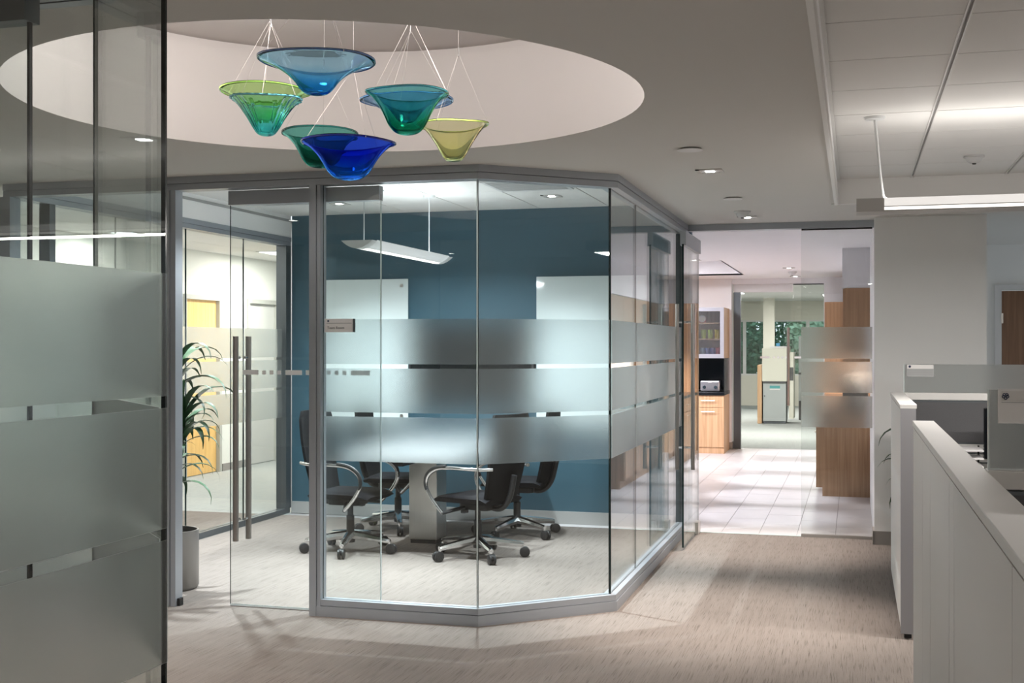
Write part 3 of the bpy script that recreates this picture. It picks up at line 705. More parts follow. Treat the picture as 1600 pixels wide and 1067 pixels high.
def plant(loc, heads, label, pot_r, pot_h, nleaf, seed):
    rnd = random.Random(seed)
    r = thing('potted_plant', label, 'plant', loc)
    MB().lathe([(pot_r * 0.9, 0), (pot_r, 0.02), (pot_r, pot_h), (pot_r - 0.012, pot_h), (pot_r - 0.012, pot_h - 0.04), (0, pot_h - 0.04)], 28).build('pot', M['pot'], r, smooth=True)
    MB().disc((0, 0, pot_h - 0.045), pot_r - 0.014, 0.012, 20).build('soil', M['soil'], r)
    for (hx_, hy_, hz) in heads:
        MB().tube(spline([(hx_ * 0.3, hy_ * 0.3, pot_h - 0.05), (hx_ * 0.6, hy_ * 0.6, (pot_h + hz) / 2), (hx_, hy_, hz)], 5), [0.016] * 10 + [0.012], 8).build('cane', M['stem'], r, smooth=True)
        for k in range(nleaf):
            t = k / nleaf; o = inst(rnd.choice(LM), 'leaf', (hx_, hy_, hz - 0.22 * t + 0.02), r, (0, rnd.uniform(-0.2, 0.3) + (0.7 * t - 0.3), k * 2.4 + rnd.uniform(-0.3, 0.3)))
            s = rnd.uniform(0.75, 1.1); o.scale = (s, s, s)
    return r
plant((-4.20, 6.90, 0), [(0.02, 0.0, 1.38), (0.10, -0.04, 1.10), (-0.07, 0.05, 0.80)], 'leafy green cane plant in a steel pot inside the meeting room door', 0.165, 0.375, 24, 3)
plant((0.46, 9.35, 0), [(0.0, 0.0, 0.62), (0.06, 0.04, 0.85)], 'green plant behind the cubicle panel by the white wall', 0.14, 0.30, 14, 5)

# ------------------------------------------------------------------ glass bowls
def bowl(label, pos, R_, H, top, bot, kind, hang, ribs=0, rimc=None, tilt=(0, 0)):
    r = thing('glass_bowl', label, 'glass bowl', pos, group=None)
    P = {'flare': [(0.0, 0), (.12, .012), (.21, .06), (.30, .20), (.40, .42), (.55, .64), (.76, .85), (1.0, 1.0)],
         'cone': [(0.0, 0), (.16, .015), (.27, .07), (.38, .22), (.55, .5), (.75, .78), (.9, .94), (1.0, 1.0)],
         'bell': [(0.0, 0), (.18, .02), (.33, .09), (.46, .25), (.56, .46), (.68, .68), (.84, .88), (1.0, 1.0)]}[kind]
    pts = spline([(a * R_, 0, b_ * H) for a, b_ in P], 4)
    t = 0.0055; outer = [(max(p.x, 0.0), p.z) for p in pts]; inner = []
    for i, p in enumerate(pts):
        d = (pts[min(i + 1, len(pts) - 1)] - pts[max(i - 1, 0)]).normalized(); inner.append((max(0, p.x - t * d.z), p.z + t * d.x))
    prof = outer + [((outer[-1][0] + 0.003), outer[-1][1] + 0.004)] + inner[::-1]
    rnd = random.Random(len(label) * 7 + kind.__len__()); ph = rnd.uniform(0, 6)
    def warp(rr, z, a):
        q = (rr / R_) ** 3
        k = 1 + (0.030 * math.sin(ribs * a) * min(1, z / H * 3) if ribs else 0)
        return rr * k * (1 + 0.02 * q * math.sin(2 * a + ph)), q * (0.003 * math.sin(2 * a + ph) + 0.0015 * math.sin(3 * a + 2 * ph) + tilt[0] * R_ * math.cos(a) + tilt[1] * R_ * math.sin(a))
    MB().lathe(prof[1:-1], 72 if ribs else 48, (0, 0, 0), 0, warp).build('bowl_body', art_glass('art_glass', top, bot, H), r, smooth=True)
    rm = []
    for k in range(49):
        a = 2 * PI * k / 48; rr, dz = warp(R_, H, a); rm.append((rr * math.cos(a), rr * math.sin(a), H + dz))
    MB().tube(rm, 0.0035, 6, caps=False).build('rim', mat('rim_glass', rimc or bot, 0.1), r, smooth=True)
    zj = min(H + 0.30, 3.06 - pos[2] - 0.05); hx_, hy_ = hang
    for k in range(3):
        a = 2 * PI * k / 3 + ph; rr, dz = warp(R_, H, a)
        MB().tube([(rr * math.cos(a), rr * math.sin(a), H + dz), (hx_, hy_, zj)], 0.0006, 5).build('hanging_wire', M['wire'], r)
        MB().lathe([(0, -0.006), (0.004, 0), (0, 0.006)], 8, (rr * math.cos(a), rr * math.sin(a), H + dz)).build('wire_clip', M['chrome'], r, smooth=True)
    MB().tube([(hx_, hy_, zj), (hx_, hy_, 3.07 - pos[2])], 0.0006, 5).build('hanging_wire', M['wire'], r)
    MB().tube([(hx_, hy_, zj - 0.012), (hx_, hy_, zj + 0.03)], 0.003, 6).build('wire_joint', M['chrome'], r)
    return r
BW = [
    ('large steel blue flared glass bowl, topmost of the hanging group', (-1.916, 4.135, 2.477), 0.2120, 0.1270, (0.62, 0.82, 0.93), (0.25, 0.6, 0.82), 'flare', 0, (0.02, 0.06, 0.16), (-0.02, 0.0)),
    ('wide lime green glass bowl hanging at the left', (-2.400, 4.674, 2.495), 0.1897, 0.1313, (0.78, 0.93, 0.62), (0.55, 0.9, 0.55), 'flare', 0, (0.3, 0.55, 0.1), (0, 0)),
    ('ribbed turquoise clear glass bowl in front of the lime one', (-2.235, 4.357, 2.377), 0.1339, 0.1432, (0.72, 0.93, 0.92), (0.45, 0.86, 0.86), 'cone', 22, (0.1, 0.35, 0.42), (-0.01, 0)),
    ('teal and green glass bowl hanging right of centre', (-1.700, 4.508, 2.381), 0.1617, 0.1641, (0.45, 0.8, 0.82), (0.2, 0.66, 0.55), 'bell', 0, (0.03, 0.2, 0.22), (-0.02, 0)),
    ('wide pale blue glass bowl behind the teal one', (-1.862, 4.930, 2.509), 0.2017, 0.0997, (0.6, 0.76, 0.93), (0.5, 0.72, 0.93), 'flare', 0, (0.12, 0.26, 0.5), (0, 0)),
    ('pale yellow glass bowl, rightmost of the hanging group', (-1.617, 4.843, 2.321), 0.1423, 0.1522, (0.97, 0.97, 0.8), (0.95, 0.96, 0.74), 'cone', 0, (0.4, 0.55, 0.12), (0.03, 0)),
    ('dark green glass bowl half hidden behind the cobalt one', (-2.242, 4.875, 2.324), 0.1674, 0.1524, (0.42, 0.74, 0.7), (0.18, 0.56, 0.5), 'bell', 0, (0.01, 0.12, 0.1), (0, 0)),
    ('cobalt blue glass bowl, lowest of the hanging group', (-1.945, 4.501, 2.211), 0.1867, 0.1490, (0.16, 0.3, 0.94), (0.18, 0.56, 0.96), 'bell', 0, (0.01, 0.02, 0.25), (0, 0)),
]   # position of the base, rim radius, height, colours
for (lab, pos, rad, H, top, bot, kind, ribs, rimc, tilt) in BW:
    bowl(lab, pos, rad, H, top, bot, kind, (0.02, 0.0), ribs, rimc, tilt)['group'] = 'hanging art glass bowls'

# ------------------------------------------------------------------ ceiling fittings
def downlight(x, y, z, power, color, label, size=0.15, group=None, tilt=0.0, cone=2.0, blend=0.9):
    r = thing('downlight', label, 'downlight', (x, y, z), group=group)
    s = size / 2
    W(r).sweep([(x - s, y - s), (x + s, y - s), (x + s, y + s), (x - s, y + s), (x - s, y - s)], 0.0, 0.022, z - 0.006, z).build('trim', M['trimr'], r)
    W(r).box(x - s + .02, x + s - .02, y - s + .02, y + s - .02, z - 0.003, z - 0.001).build('reflector', M['vent'], r)
    W(r).box(x - 0.024, x + 0.024, y - 0.024, y + 0.024, z - 0.006, z - 0.0035).build('lens', M['spot'], r)
    if power:
        light('downlight_lamp', 'SPOT', (x, y, z - 0.02), power, color, r, (0, tilt, 0), spot_size=cone, spot_blend=blend, shadow_soft_size=0.035)
    return r
downlight(-0.795, 7.0, CH, P_CORR * 1.15, PINK, 'square recessed downlight near the front of the corridor ceiling', group='corridor downlights', cone=1.02)
downlight(-0.80, 9.6, CH, P_CORR * 1.15, PINK, 'square recessed downlight at the pantry end of the corridor ceiling', group='corridor downlights', cone=1.02)
downlight(-0.80, 1.6, CH, P_CORR * 0.5, PINK, 'square recessed downlight overhead beside the frosted foreground glass', group='corridor downlights', cone=1.02)
for (x, y, z, lab) in ((-0.8, -0.9, CH, 'added fill downlight overhead behind the viewer by the foreground glass'), (-0.8, -2.9, CH, 'added fill downlight close to the rear wall of the corridor'), (-3.4, -2.9, CH, 'added fill downlight near the rear wall inside the left office'),
                       (-4.2, 0.4, CH, 'added fill downlight in the middle of the left office ceiling'), (1.6, -2.6, RZ, 'added fill downlight in the tile ceiling near the rear wall'), (-4.3, 4.2, CH, 'added fill downlight in the side corridor left of the ceiling recess')):
    downlight(x, y, z, 155, NEUT, lab, group='added fill downlights', cone=2.2)  # unseen downlights, added as front fill for surfaces facing the camera
for (x, y, lab) in ((-0.803, 6.183, 'flat round sprinkler cover before the first corridor downlight'), (-0.792, 8.322, 'flat round sprinkler cover between the corridor downlights')):
    r = thing('sprinkler_cover', lab, 'sprinkler', (x, y, CH))
    W(r).lathe([(0.058, CH - 0.004), (0.066, CH - 0.010), (0.0, CH - 0.014)], 24, (x, y, 0)).build('cover_plate', M['whiteframe'], r, smooth=True)
    W(r).lathe([(0.050, CH), (0.050, CH - 0.006)], 20, (x, y, 0)).build('collar', M['ventd'], r)
def smoke(x, y, z, lab):
    r = thing('smoke_detector', lab, 'smoke detector', (x, y, z))
    W(r).lathe([(0.060, z), (0.062, z - 0.012), (0.05, z - 0.016)], 24, (x, y, 0)).build('base_ring', M['vent'], r, smooth=True)
    W(r).lathe([(0.050, z - 0.014), (0.042, z - 0.034), (0.025, z - 0.046), (0, z - 0.048)], 24, (x, y, 0)).build('dome', M['vent'], r, smooth=True)
    W(r).lathe([(0.013, z - 0.046), (0.010, z - 0.054), (0, z - 0.055)], 12, (x, y, 0)).build('sensor', M['ventd'], r, smooth=True)
smoke(-0.802, 9.174, CH, 'round smoke detector on the corridor ceiling near the pantry')
smoke(-0.81, 16.9, CH, 'small smoke detector between the last pantry downlights')
smoke(0.71, 7.98, RZ, 'smoke detector on the tile ceiling above the cubicles')
# recess lamps
for k, (x, y) in enumerate(((CXR - .55, CYR - .1), (CXR + .55, CYR - .15), (CXR, CYR - .35))):
    r = thing('recess_spotlight', ['small round spotlight in the left of the ceiling recess', 'small round spotlight in the right of the ceiling recess', 'small round spotlight at the back of the ceiling recess'][k], 'spotlight', (x, y, 3.07), group='recess spotlights')
    W(r).lathe([(0.05, 3.07), (0.05, 3.055), (0.012, 3.05), (0.012, 2.99), (0.03, 2.985), (0.03, 2.97), (0, 2.97)], 20, (x, y, 0)).build('housing', M['lampw'], r, smooth=True)
    W(r).lathe([(0.0, 2.97), (0.028, 2.965), (0.035, 2.93), (0.02, 2.905), (0, 2.9)], 16, (x, y, 0)).build('lens', M['spot'], r)
    light('recess_lamp', 'POINT', (x, y, 2.93), P_RECESS, (1.0, 0.955, 0.92), r, shadow_soft_size=0.05)
    light('recess_beam', 'SPOT', (x, y, 2.89), 60, PINK, r, (math.radians(12), 0, 0), spot_size=1.2, spot_blend=0.9, shadow_soft_size=0.04)
# meeting room fittings
downlight(-2.335, 9.465, CONF_H, 150, COOL, 'square downlight in the meeting room ceiling above the right board', group='meeting room downlights', cone=1.7, blend=1.0)
downlight(-4.188, 9.49, CONF_H, 150, COOL, 'square downlight in the meeting room ceiling above the left board', group='meeting room downlights', cone=1.7, blend=1.0)
downlight(-4.188, 7.4, CONF_H, 360, COOL, 'square downlight in the meeting room ceiling over the plant', group='meeting room downlights', cone=1.7, blend=1.0)
downlight(-2.335, 7.5, CONF_H, 360, COOL, 'square downlight in the meeting room ceiling over the angled corner', group='meeting room downlights', cone=1.7, blend=1.0)
r = thing('sprinkler_cover', 'flat round sprinkler cover in the meeting room ceiling', 'sprinkler', (-3.541, 8.75, CONF_H))
W(r).lathe([(0.05, CONF_H - 0.004), (0.058, CONF_H - 0.010), (0.0, CONF_H - 0.014)], 24, (-3.541, 8.75, 0)).build('cover_plate', M['vent'], r, smooth=True)
def vent(x0, x1, y0, y1, z, n, lab, dirx=True):
    r = thing('air_vent', lab, 'air vent', ((x0 + x1) / 2, (y0 + y1) / 2, z))
    W(r).box(x0 + .02, x1 - .02, y0 + .02, y1 - .02, z - 0.003, z - 0.001).build('backing', M['ventd'], r)
    f = W(r); f.box(x0, x1, y0, y0 + .03, z - .008, z).box(x0, x1, y1 - .03, y1, z - .008, z).box(x0, x0 + .03, y0 + .03, y1 - .03, z - .008, z).box(x1 - .03, x1, y0 + .03, y1 - .03, z - .008, z)
    f.build('frame', M['vent'], r)
    for k in range(n):
        yy_ = y0 + .03 + (y1 - y0 - .06) * (k + .5) / n
        W(r).box(x0 + .03, x1 - .03, yy_ - 0.012, yy_ + 0.012, z - .010, z - .006).build('slat', M['vent'], r)
vent(-2.64, -2.06, 8.5, 9.06, CONF_H, 9, 'square supply vent in the meeting room ceiling near the angled corner')
vent(-4.85, -4.25, 8.85, 9.45, CONF_H, 10, 'square return grille in the meeting room ceiling above the glass door')

def wing_lamp(x, y0, y1, zt, zc, power, label):
    r = thing('pendant_lamp', label, 'pendant lamp', (x, (y0 + y1) / 2, zt))
    hw, dp = 0.115, 0.055
    arc = [(hw * u, -dp * (1 - u * u)) for u in [k / 6 - 1 for k in range(13)]]
    def shell(ya, yb, lo, hi):
        mb = W(r); seg = arc[lo:hi + 1]; n = len(seg); vs = []
        for yv in (ya, yb):
            for a, z in seg: vs.append((x + a, yv, zt + z))
            for a, z in seg[::-1]: vs.append((x + a, yv, zt + z + 0.006))
        m2 = 2 * n; fs = [tuple(range(m2))[::-1], tuple(range(m2, 2 * m2))] + [(i, (i + 1) % m2, m2 + (i + 1) % m2, m2 + i) for i in range(m2)]
        return mb.add(vs, fs)
    shell(y0 + .09, y1 - .09, 0, 4).build('wing', M['lampp'], r); shell(y0 + .09, y1 - .09, 8, 12).build('wing', M['lampp'], r)
    shell(y0 + .09, y1 - .09, 4, 8).build('lens', M['lens'], r)
    for ya, yb in ((y0, y0 + .09), (y1 - .09, y1)):
        mb = W(r); seg = arc + [(hw, 0.0), (-hw, 0.0)]
        n = len(seg); vs = [(x + a, yv, zt + z) for yv in (ya, yb) for a, z in seg]
        mb.add(vs, [tuple(range(n))[::-1], tuple(range(n, 2 * n))] + [(i, (i + 1) % n, n + (i + 1) % n, n + i) for i in range(n)]); mb.build('end_cap', M['lampw'], r)
    for yv in (y0 + 0.13, y1 - 0.25):
        W(r).tube([(x, yv, zt - 0.03), (x, yv, zc)], 0.004, 6).build('suspension_rod', M['lampw'], r)
        W(r).lathe([(0.05, zc), (0.045, zc - 0.02), (0, zc - 0.022)], 16, (x, yv, 0)).build('canopy', M['lampw'], r, smooth=True)
    L = y1 - y0 - 0.2
    for sg in (-1, 1): light('lamp_uplight', 'AREA', (x + sg * 0.04, (y0 + y1) / 2, zt - 0.012), power * 0.11, COOL, r, (0, PI + sg * 0.7, 0), shape='RECTANGLE', size=0.03, size_y=L)
    light('lamp_downlight', 'AREA', (x, (y0 + y1) / 2, zt - 0.062), power * 1.7, COOL, r, (0, 0, 0), shape='RECTANGLE', size=0.07, size_y=L)
wing_lamp(-3.27, 7.70, 9.42, 2.27, CONF_H, 34 * P_CONF, 'white wing shaped pendant lamp over the meeting table')

def bar_lamp(x0, x1, y, z0, z1, zc, power, label, group):
    r = thing('linear_pendant', label, 'pendant lamp', (x0, y, z0), group=group)
    W(r).box(x0, x0 + 0.135, y - .09, y + .09, z0, z1).build('end_cap', M['lampg'], r)
    W(r).box(x1 - 0.135, x1, y - .09, y + .09, z0, z1).build('end_cap', M['lampg'], r)
    a, b_ = x0 + 0.135, x1 - 0.135
    W(r).box(a, b_, y - .088, y + .088, z0 + 0.026, z0 + 0.030).box(a, b_, y - .088, y - .084, z0 + 0.030, z1).box(a, b_, y + .084, y + .088, z0 + 0.030, z1).build('housing', M['lampu'], r)
    W(r).box(a, b_, y - .086, y + .086, z0 + 0.006, z0 + 0.022).build('lens', M['lenss'], r)
    W(r).box(a, b_, y - .09, y + .09, z0 + 0.022, z0 + 0.026).box(a, b_, y - .09, y + .09, z0, z0 + 0.006).build('edge_line', M['lampg'], r)
    for xx in (x0 + 0.12, x1 - 0.3):
        W(r).tube(spline([(xx + 0.03, y, z1), (xx + 0.005, y, z1 + 0.06), (xx - 0.03, y, zc)], 4), 0.0075, 8).build('suspension_rod', M['lampw'], r)
        W(r).lathe([(0.055, zc), (0.05, zc - 0.012), (0, zc - 0.016)], 18, (xx - 0.03, y, 0)).build('canopy', M['lampw'], r, smooth=True)
    for sg in (-1, 1): light('lamp_uplight', 'AREA', ((a + b_) / 2, y + sg * 0.03, z1 - 0.02), power * 0.052, NEUT, r, (PI + sg * 0.95, 0, 0), shape='RECTANGLE', size=b_ - a, size_y=0.035)
    light('lamp_downlight', 'AREA', ((a + b_) / 2, y, z0 - 0.006), power * 0.85, NEUT, r, (0, 0, 0), shape='RECTANGLE', size=b_ - a, size_y=0.14)
bar_lamp(0.01, 3.6, 6.5, 2.228, 2.295, RZ, 42 * P_OFFICE, 'long linear pendant lamp hanging over the cubicles', 'cubicle pendants')
bar_lamp(2.6, 6.4, 1.6, 2.228, 2.295, RZ, 30 * P_OFFICE, 'unseen linear pendant lamp out to the right, added for ambient light', 'cubicle pendants')  # pendant out of view, added to keep ambient light on this side
# hall lights
for k, (x, y, lab) in enumerate(((-5.9, 8.1, 'round hall ceiling light nearest the foreground glass'), (-6.0, 9.75, 'round hall ceiling light between the other two round ones'), (-7.0, 10.6, 'round hall ceiling light near the hall wall'))):
    r = thing('round_light', lab, 'ceiling light', (x, y, 2.68), group='round hall lights')
    W(r).lathe([(0.15, 2.68), (0.15, 2.668), (0.125, 2.668), (0.125, 2.674)], 28, (x, y, 0)).build('ring', M['vent'], r, smooth=True)
    W(r).disc((x, y, 2.670), 0.124, 0.003, 28).build('diffuser', M['troffer'], r)
    light('round_lamp', 'AREA', (x, y, 2.66), 22 * P_HALL, NEUT, r, shape='DISK', size=0.24)
r = thing('panel_light', 'rectangular ceiling panel light past the hall doors', 'ceiling light', (-6.6, 13.8, 2.68))
W(r).box(-6.91, -6.3, 13.2, 14.4, 2.672, 2.68).build('frame', M['vent'], r); W(r).box(-6.88, -6.33, 13.23, 14.37, 2.669, 2.672).build('diffuser', M['troffer'], r)
light('panel_lamp', 'AREA', (-6.6, 13.8, 2.66), 55 * P_HALL, NEUT, r, shape='RECTANGLE', size=0.5, size_y=1.1)
# pantry lights
PL = [(-1.78, 11.3), (-1.80, 12.75), (-1.80, 14.25), (-0.81, 16.0), (-0.82, 18.0), (-3.2, 11.9), (-3.2, 13.6), (-4.5, 12.3)]
NM = ['first pantry downlight beyond the glass opening', 'second pantry downlight beyond the glass opening', 'pantry downlight beside the ceiling tray edge', 'pantry downlight in view before the far glass door', 'last pantry downlight before the far glass door',
      'added ambient pantry downlight left of the opening behind the blue wall', 'added ambient pantry downlight before the ceiling tray on the left', 'leftmost downlight in the pantry ceiling, added for ambient light']  # the three left downlights are unseen, added for pantry ambient light
for (x, y), lab in zip(PL, NM): downlight(x, y, CH, P_KITCH * (0.6 if y > 17.5 else 1), LILAC, lab, group='pantry downlights', cone=0.58 if x > -2 else 0.8, blend=0.7, tilt=-0.36 if -2 < x < -1 else 0.0)
r = thing('tray_light', 'long light panel in the pantry ceiling tray', 'ceiling light', (-2.9, 15.9, CH + 0.2))
W(r).box(-3.5, -2.3, 15.3, 16.5, CH + 0.19, CH + 0.2).build('frame', M['vent'], r); W(r).box(-3.45, -2.35, 15.35, 16.45, CH + 0.187, CH + 0.19).build('diffuser', M['troffer'], r)
light('tray_lamp', 'AREA', (-2.9, 15.9, CH + 0.17), 75, LILAC, r, shape='RECTANGLE', size=1.1, size_y=1.1)
for k, (x, y) in enumerate(((-2.6, 21.5), (-0.4, 21.5), (-2.6, 26.5), (-0.4, 28.5))):
    r = thing('panel_light', ['left ceiling panel light just past the far glass door', 'right ceiling panel light just past the far glass door', 'left ceiling panel light near the far windows', 'right ceiling panel light near the far windows'][k], 'ceiling light', (x, y, 2.70), group='far office panel lights')
    W(r).box(x - .31, x + .31, y - .61, y + .61, 2.690, 2.70).build('frame', M['vent'], r); W(r).box(x - .28, x + .28, y - .58, y + .58, 2.687, 2.690).build('diffuser', M['troffer'], r)
    light('panel_lamp', 'AREA', (x, y, 2.67), 45 * P_FAR, NEUT, r, shape='RECTANGLE', size=0.5, size_y=1.1)

# ------------------------------------------------------------------ cubicles
PX0, PX1, PT = 0.235, 0.312, 1.24
def cub_panel_y(name, y0, y1, seams, label, zb=0.03):
    r = thing(name, label, 'partition', (PX0, y0, 0))
    W(r).box(PX0 + .008, PX1 - .008, y0 + .004, y1 - .004, zb, PT - 0.028).build('core', M['panelg'], r)
    W(r).box(PX0 - .004, PX1 + .004, y0, y1, PT - 0.022, PT).build('top_cap', M['panel'], r, bevel=0.002)
    W(r).box(PX0 + .004, PX1 - .004, y0, y1, PT - 0.028, PT - 0.022).build('cap_shadow_gap', M['alud'], r)
    ys_ = [y0] + seams + [y1]
    for a, b_ in zip(ys_, ys_[1:]):
        W(r).box(PX0, PX0 + .008, a + .002, b_ - .002, zb + .03, PT - .03).build('panel_skin', M['panel'], r)
        W(r).box(PX1 - .008, PX1, a + .002, b_ - .002, zb + .03, PT - .03).build('inner_skin', M['fabric'], r)
    for yv in (y0 + .05, y1 - .05): W(r).box(PX0 + .02, PX1 - .02, yv - .015, yv + .015, 0, zb).build('foot', M['black'], r)
    return r
r = cub_panel_y('cubicle_partition', -1.2, 5.30, [0.2, 1.40, 2.02, 3.16, 3.32, 4.14, 4.6], 'long pale laminate cubicle panel in the right foreground')
r = cub_panel_y('cubicle_partition', 6.74, 8.50, [], 'pale cubicle panel end with grey edge past the gap')
W(r).box(PX0, PX1, 6.735, 6.742, 0.03, PT - 0.022).build('end_cover', M['panelg'], r)
def cub_panel_x(y0, y1, x0, x1, label, ztop=PT, zt2=1.18, zb2=0.92):
    r = thing('cubicle_divider', label, 'partition', (x0, y0, 0))
    W(r).box(x0, x1, y0 + .006, y1 - .006, 0.03, ztop - .05).build('core', M['alud'], r)
    W(r).box(x0, x1, y0 - .003, y1 + .003, ztop - .045, ztop).build('top_cap', M['panel'], r, bevel=0.002)
    W(r).box(x0, x1, y0, y0 + .006, zb2, zt2).build('fabric_tile', M['fabric'], r)
    for k in range(3):
        z1 = zb2 - .012 - k * 0.062; W(r).box(x0, x1, y0 - .004, y0 + .006, z1 - .052, z1).build('slat_rail', M['panel'], r)
    W(r).box(x0, x1, y0, y0 + .006, 0.06, zb2 - .21).build('lower_skin', M['panel'], r)
    for xv in (x0 + .08, x1 - .08): W(r).box(xv - .02, xv + .02, y0 + .01, y1 - .01, 0, .03).build('foot', M['black'], r)
cub_panel_x(8.425, 8.49, 0.318, 3.4, 'far cubicle divider with charcoal fabric under its frosted screen')
cub_panel_x(3.22, 3.285, 0.318, 3.4, 'near cubicle divider joining the long foreground panel')
def desk_screen(y, x0, x1, z0, z1, label, logo):
    r = thing('desk_screen', label, 'desk screen', (x0, y, z0))
    W(r).box(x0, x1, y - .004, y + .004, z0, z1).build('screen_sheet', M['frostd'], r)
    W(r).box(x0 - .004, x0, y - .006, y + .006, z0, z1).build('screen_edge', M['joint'], r)
    return r
desk_screen(8.457, 0.318, 3.3, PT, 1.427, 'long frosted screen on the far cubicle divider', 0)
desk_screen(3.252, 0.325, 3.3, PT, 1.441, 'smoky frosted screen on the near cubicle divider', 1)
r = thing('name_plate', 'grey name plate with small emblem on the far cubicle screen', 'name plate', (0.33, 8.447, 1.34))
W(r).box(0.333, 0.503, 8.446, 8.4525, 1.345, 1.425).build('plate', M['plateg'], r)
W(r).box(0.335, 0.501, 8.4445, 8.446, 1.398, 1.423).build('header_strip', M['plate'], r)
W(r).tube([(0.352, 8.4445, 1.412), (0.352, 8.443, 1.412)], 0.008, 12).build('emblem', M['logo'], r)
for k in range(3): W(r).box(0.337, 0.499, 8.4450, 8.446, 1.362 + k * .011, 1.364 + k * .011).build('rule_line', M['panelg'], r)
r = thing('name_plate', 'white name plate with navy emblem on the near smoky screen', 'name plate', (0.344, 3.24, 1.357))
W(r).box(0.344, 0.56, 3.242, 3.2475, 1.357, 1.442).build('plate', M['plate'], r)
W(r).box(0.352, 0.552, 3.2408, 3.242, 1.413, 1.437).build('header_strip', M['panel'], r)
W(r).box(0.352, 0.552, 3.2404, 3.242, 1.4085, 1.4098).build('divider_line', M['plateg'], r)
for dx_, dz in ((-.003, .0035), (.003, .0035), (.0045, -.001), (0, -.005), (-.0045, -.001)):
    pth = [(0.3615 + dx_ + .0032 * math.cos(a), 3.2398, 1.4245 + dz + .0032 * math.sin(a)) for a in [2 * PI * k / 12 for k in range(13)]]
    W(r).tube(pth, 0.0011, 5, caps=False).build('emblem_ring', M['logo'], r)
# desks inside the cubicles
for (x0, x1, y0, y1, lab) in ((0.50, 3.3, 7.75, 8.41, 'white desk inside the far cubicle'), (0.325, 3.3, 2.45, 3.20, 'white desk inside the near cubicle behind the long panel')):
    r = thing('desk', lab, 'desk', (x0, y0, 0))
    W(r).prism(rrect((x0 + x1) / 2, (y0 + y1) / 2, x1 - x0, y1 - y0, 0.03), 0.71, 0.74).build('desk_top', M['panel'], r, bevel=0.003)
    for xv in (x0 + .05, x1 - .1): W(r).box(xv, xv + .04, y0 + .08, y1 - .08, 0, 0.71).build('leg', M['panelg'], r)
r = thing('file_pedestal', 'wood fronted file pedestal under the far cubicle desk', 'file cabinet', (0.6, 7.9, 0))
W(r).box(0.58, 0.98, 7.82, 8.38, 0.02, 0.66).build('body', M['panel'], r)
for k in range(3):
    d = W(r).box(0.585, 0.975, 7.80, 7.82, 0.03 + k * .21, 0.225 + k * .21).build('drawer', M['wood'], r); W(r).box(0.70, 0.86, 7.785, 7.80, 0.17 + k * .21, 0.185 + k * .21).build('handle', M['steel'], d)
r = thing('letter_tray', 'stacked white letter tray on the far cubicle desk', 'letter tray', (0.55, 8.1, 0.74))
for k in range(4): W(r).box(0.53, 0.77, 8.02, 8.33, 0.745 + k * .05, 0.752 + k * .05).build('tray', M['whiteframe'], r)
for xv in (0.53, 0.76): W(r).box(xv, xv + .01, 8.30, 8.33, 0.74, 0.91).build('post', M['black'], r)
r = thing('monitor', 'black monitor on the far cubicle desk', 'monitor', (0.98, 8.1, 0.74))
W(r).prism(rrect(1.0, 8.12, 0.26, 0.2, 0.03), 0.74, 0.755).build('foot', M['black'], r); W(r).box(0.975, 1.025, 8.16, 8.19, 0.755, 0.95).build('stem', M['black'], r)
W(r).box(0.78, 1.28, 8.12, 8.16, 0.84, 1.16).build('display', M['screen'], r, bevel=0.004)

# ------------------------------------------------------------------ pantry cabinets
r = thing('base_cabinet', 'oak base cabinet run on the right of the pantry', 'cabinet', (-0.06, 12.93, 0))
W(r).box(-0.36, 0.26, 12.95, 16.9, 0.10, 0.87).build('body', M['wood'], r)
W(r).prism([(-0.381, 12.93), (0.26, 12.93), (0.26, 12.95), (-0.381, 12.95)], 0.09, 0.87).build('end_panel', M['wood'], r)
W(r).box(-0.317, 0.26, 12.93, 16.9, 0, 0.09).build('toe_kick', M['wood'], r)
for k in range(6):
    y0 = 12.955 + k * 0.655
    d = W(r).box(-0.38, -0.36, y0, y0 + .645, 0.11, 0.68).build('door', M['wood'], r); W(r).tube([(-0.40, y0 + .25, .64), (-0.40, y0 + .40, .64)], 0.006).build('handle', M['steel'], d)
    d = W(r).box(-0.38, -0.36, y0, y0 + .645, 0.69, 0.86).build('drawer', M['wood'], r); W(r).tube([(-0.40, y0 + .25, .78), (-0.40, y0 + .40, .78)], 0.006).build('handle', M['steel'], d)
tag(MB((0, 14.9, .87)).box(-0.40, 0.26, 12.91, 16.9, 0.87, 0.905).build('worktop', M['stone'], bevel=0.003), 'black stone worktop on the right pantry cabinets', 'worktop')
r = thing('wall_cabinet', 'oak wall cabinets above the right pantry worktop', 'cabinet', (0.07, 12.93, 1.37))
W(r).box(-0.094, 0.26, 12.93, 16.9, 1.37, 2.14).build('body', M['wood'], r)
for k in range(6):
    y0 = 12.955 + k * 0.655
    d = W(r).box(-0.114, -0.094, y0, y0 + .645, 1.375, 2.135).build('door', M['wood'], r); W(r).tube([(-0.13, y0 + .55, 1.42), (-0.13, y0 + .55, 1.57)], 0.006).build('handle', M['steel'], d)
W(r).box(-0.05, 0.2, 13.0, 16.8, 1.355, 1.37).build('light_strip', M['lens'], r)
light('cabinet_lamp', 'AREA', (0.07, 14.9, 1.345), 34, (1.0, 0.74, 0.56), r, shape='RECTANGLE', size=0.15, size_y=3.7)
tag(MB((0.07, 14.9, 2.14)).box(-0.12, 0.26, 12.92, 17.0, 2.142, CH).build('trim_1', M['lilac']), 'white bulkhead above the right pantry cabinets', 'bulkhead', kind='structure')
r = thing('coffee_machine', 'black coffee machine on the right pantry worktop', 'coffee machine', (0.0, 13.3, 0.905))
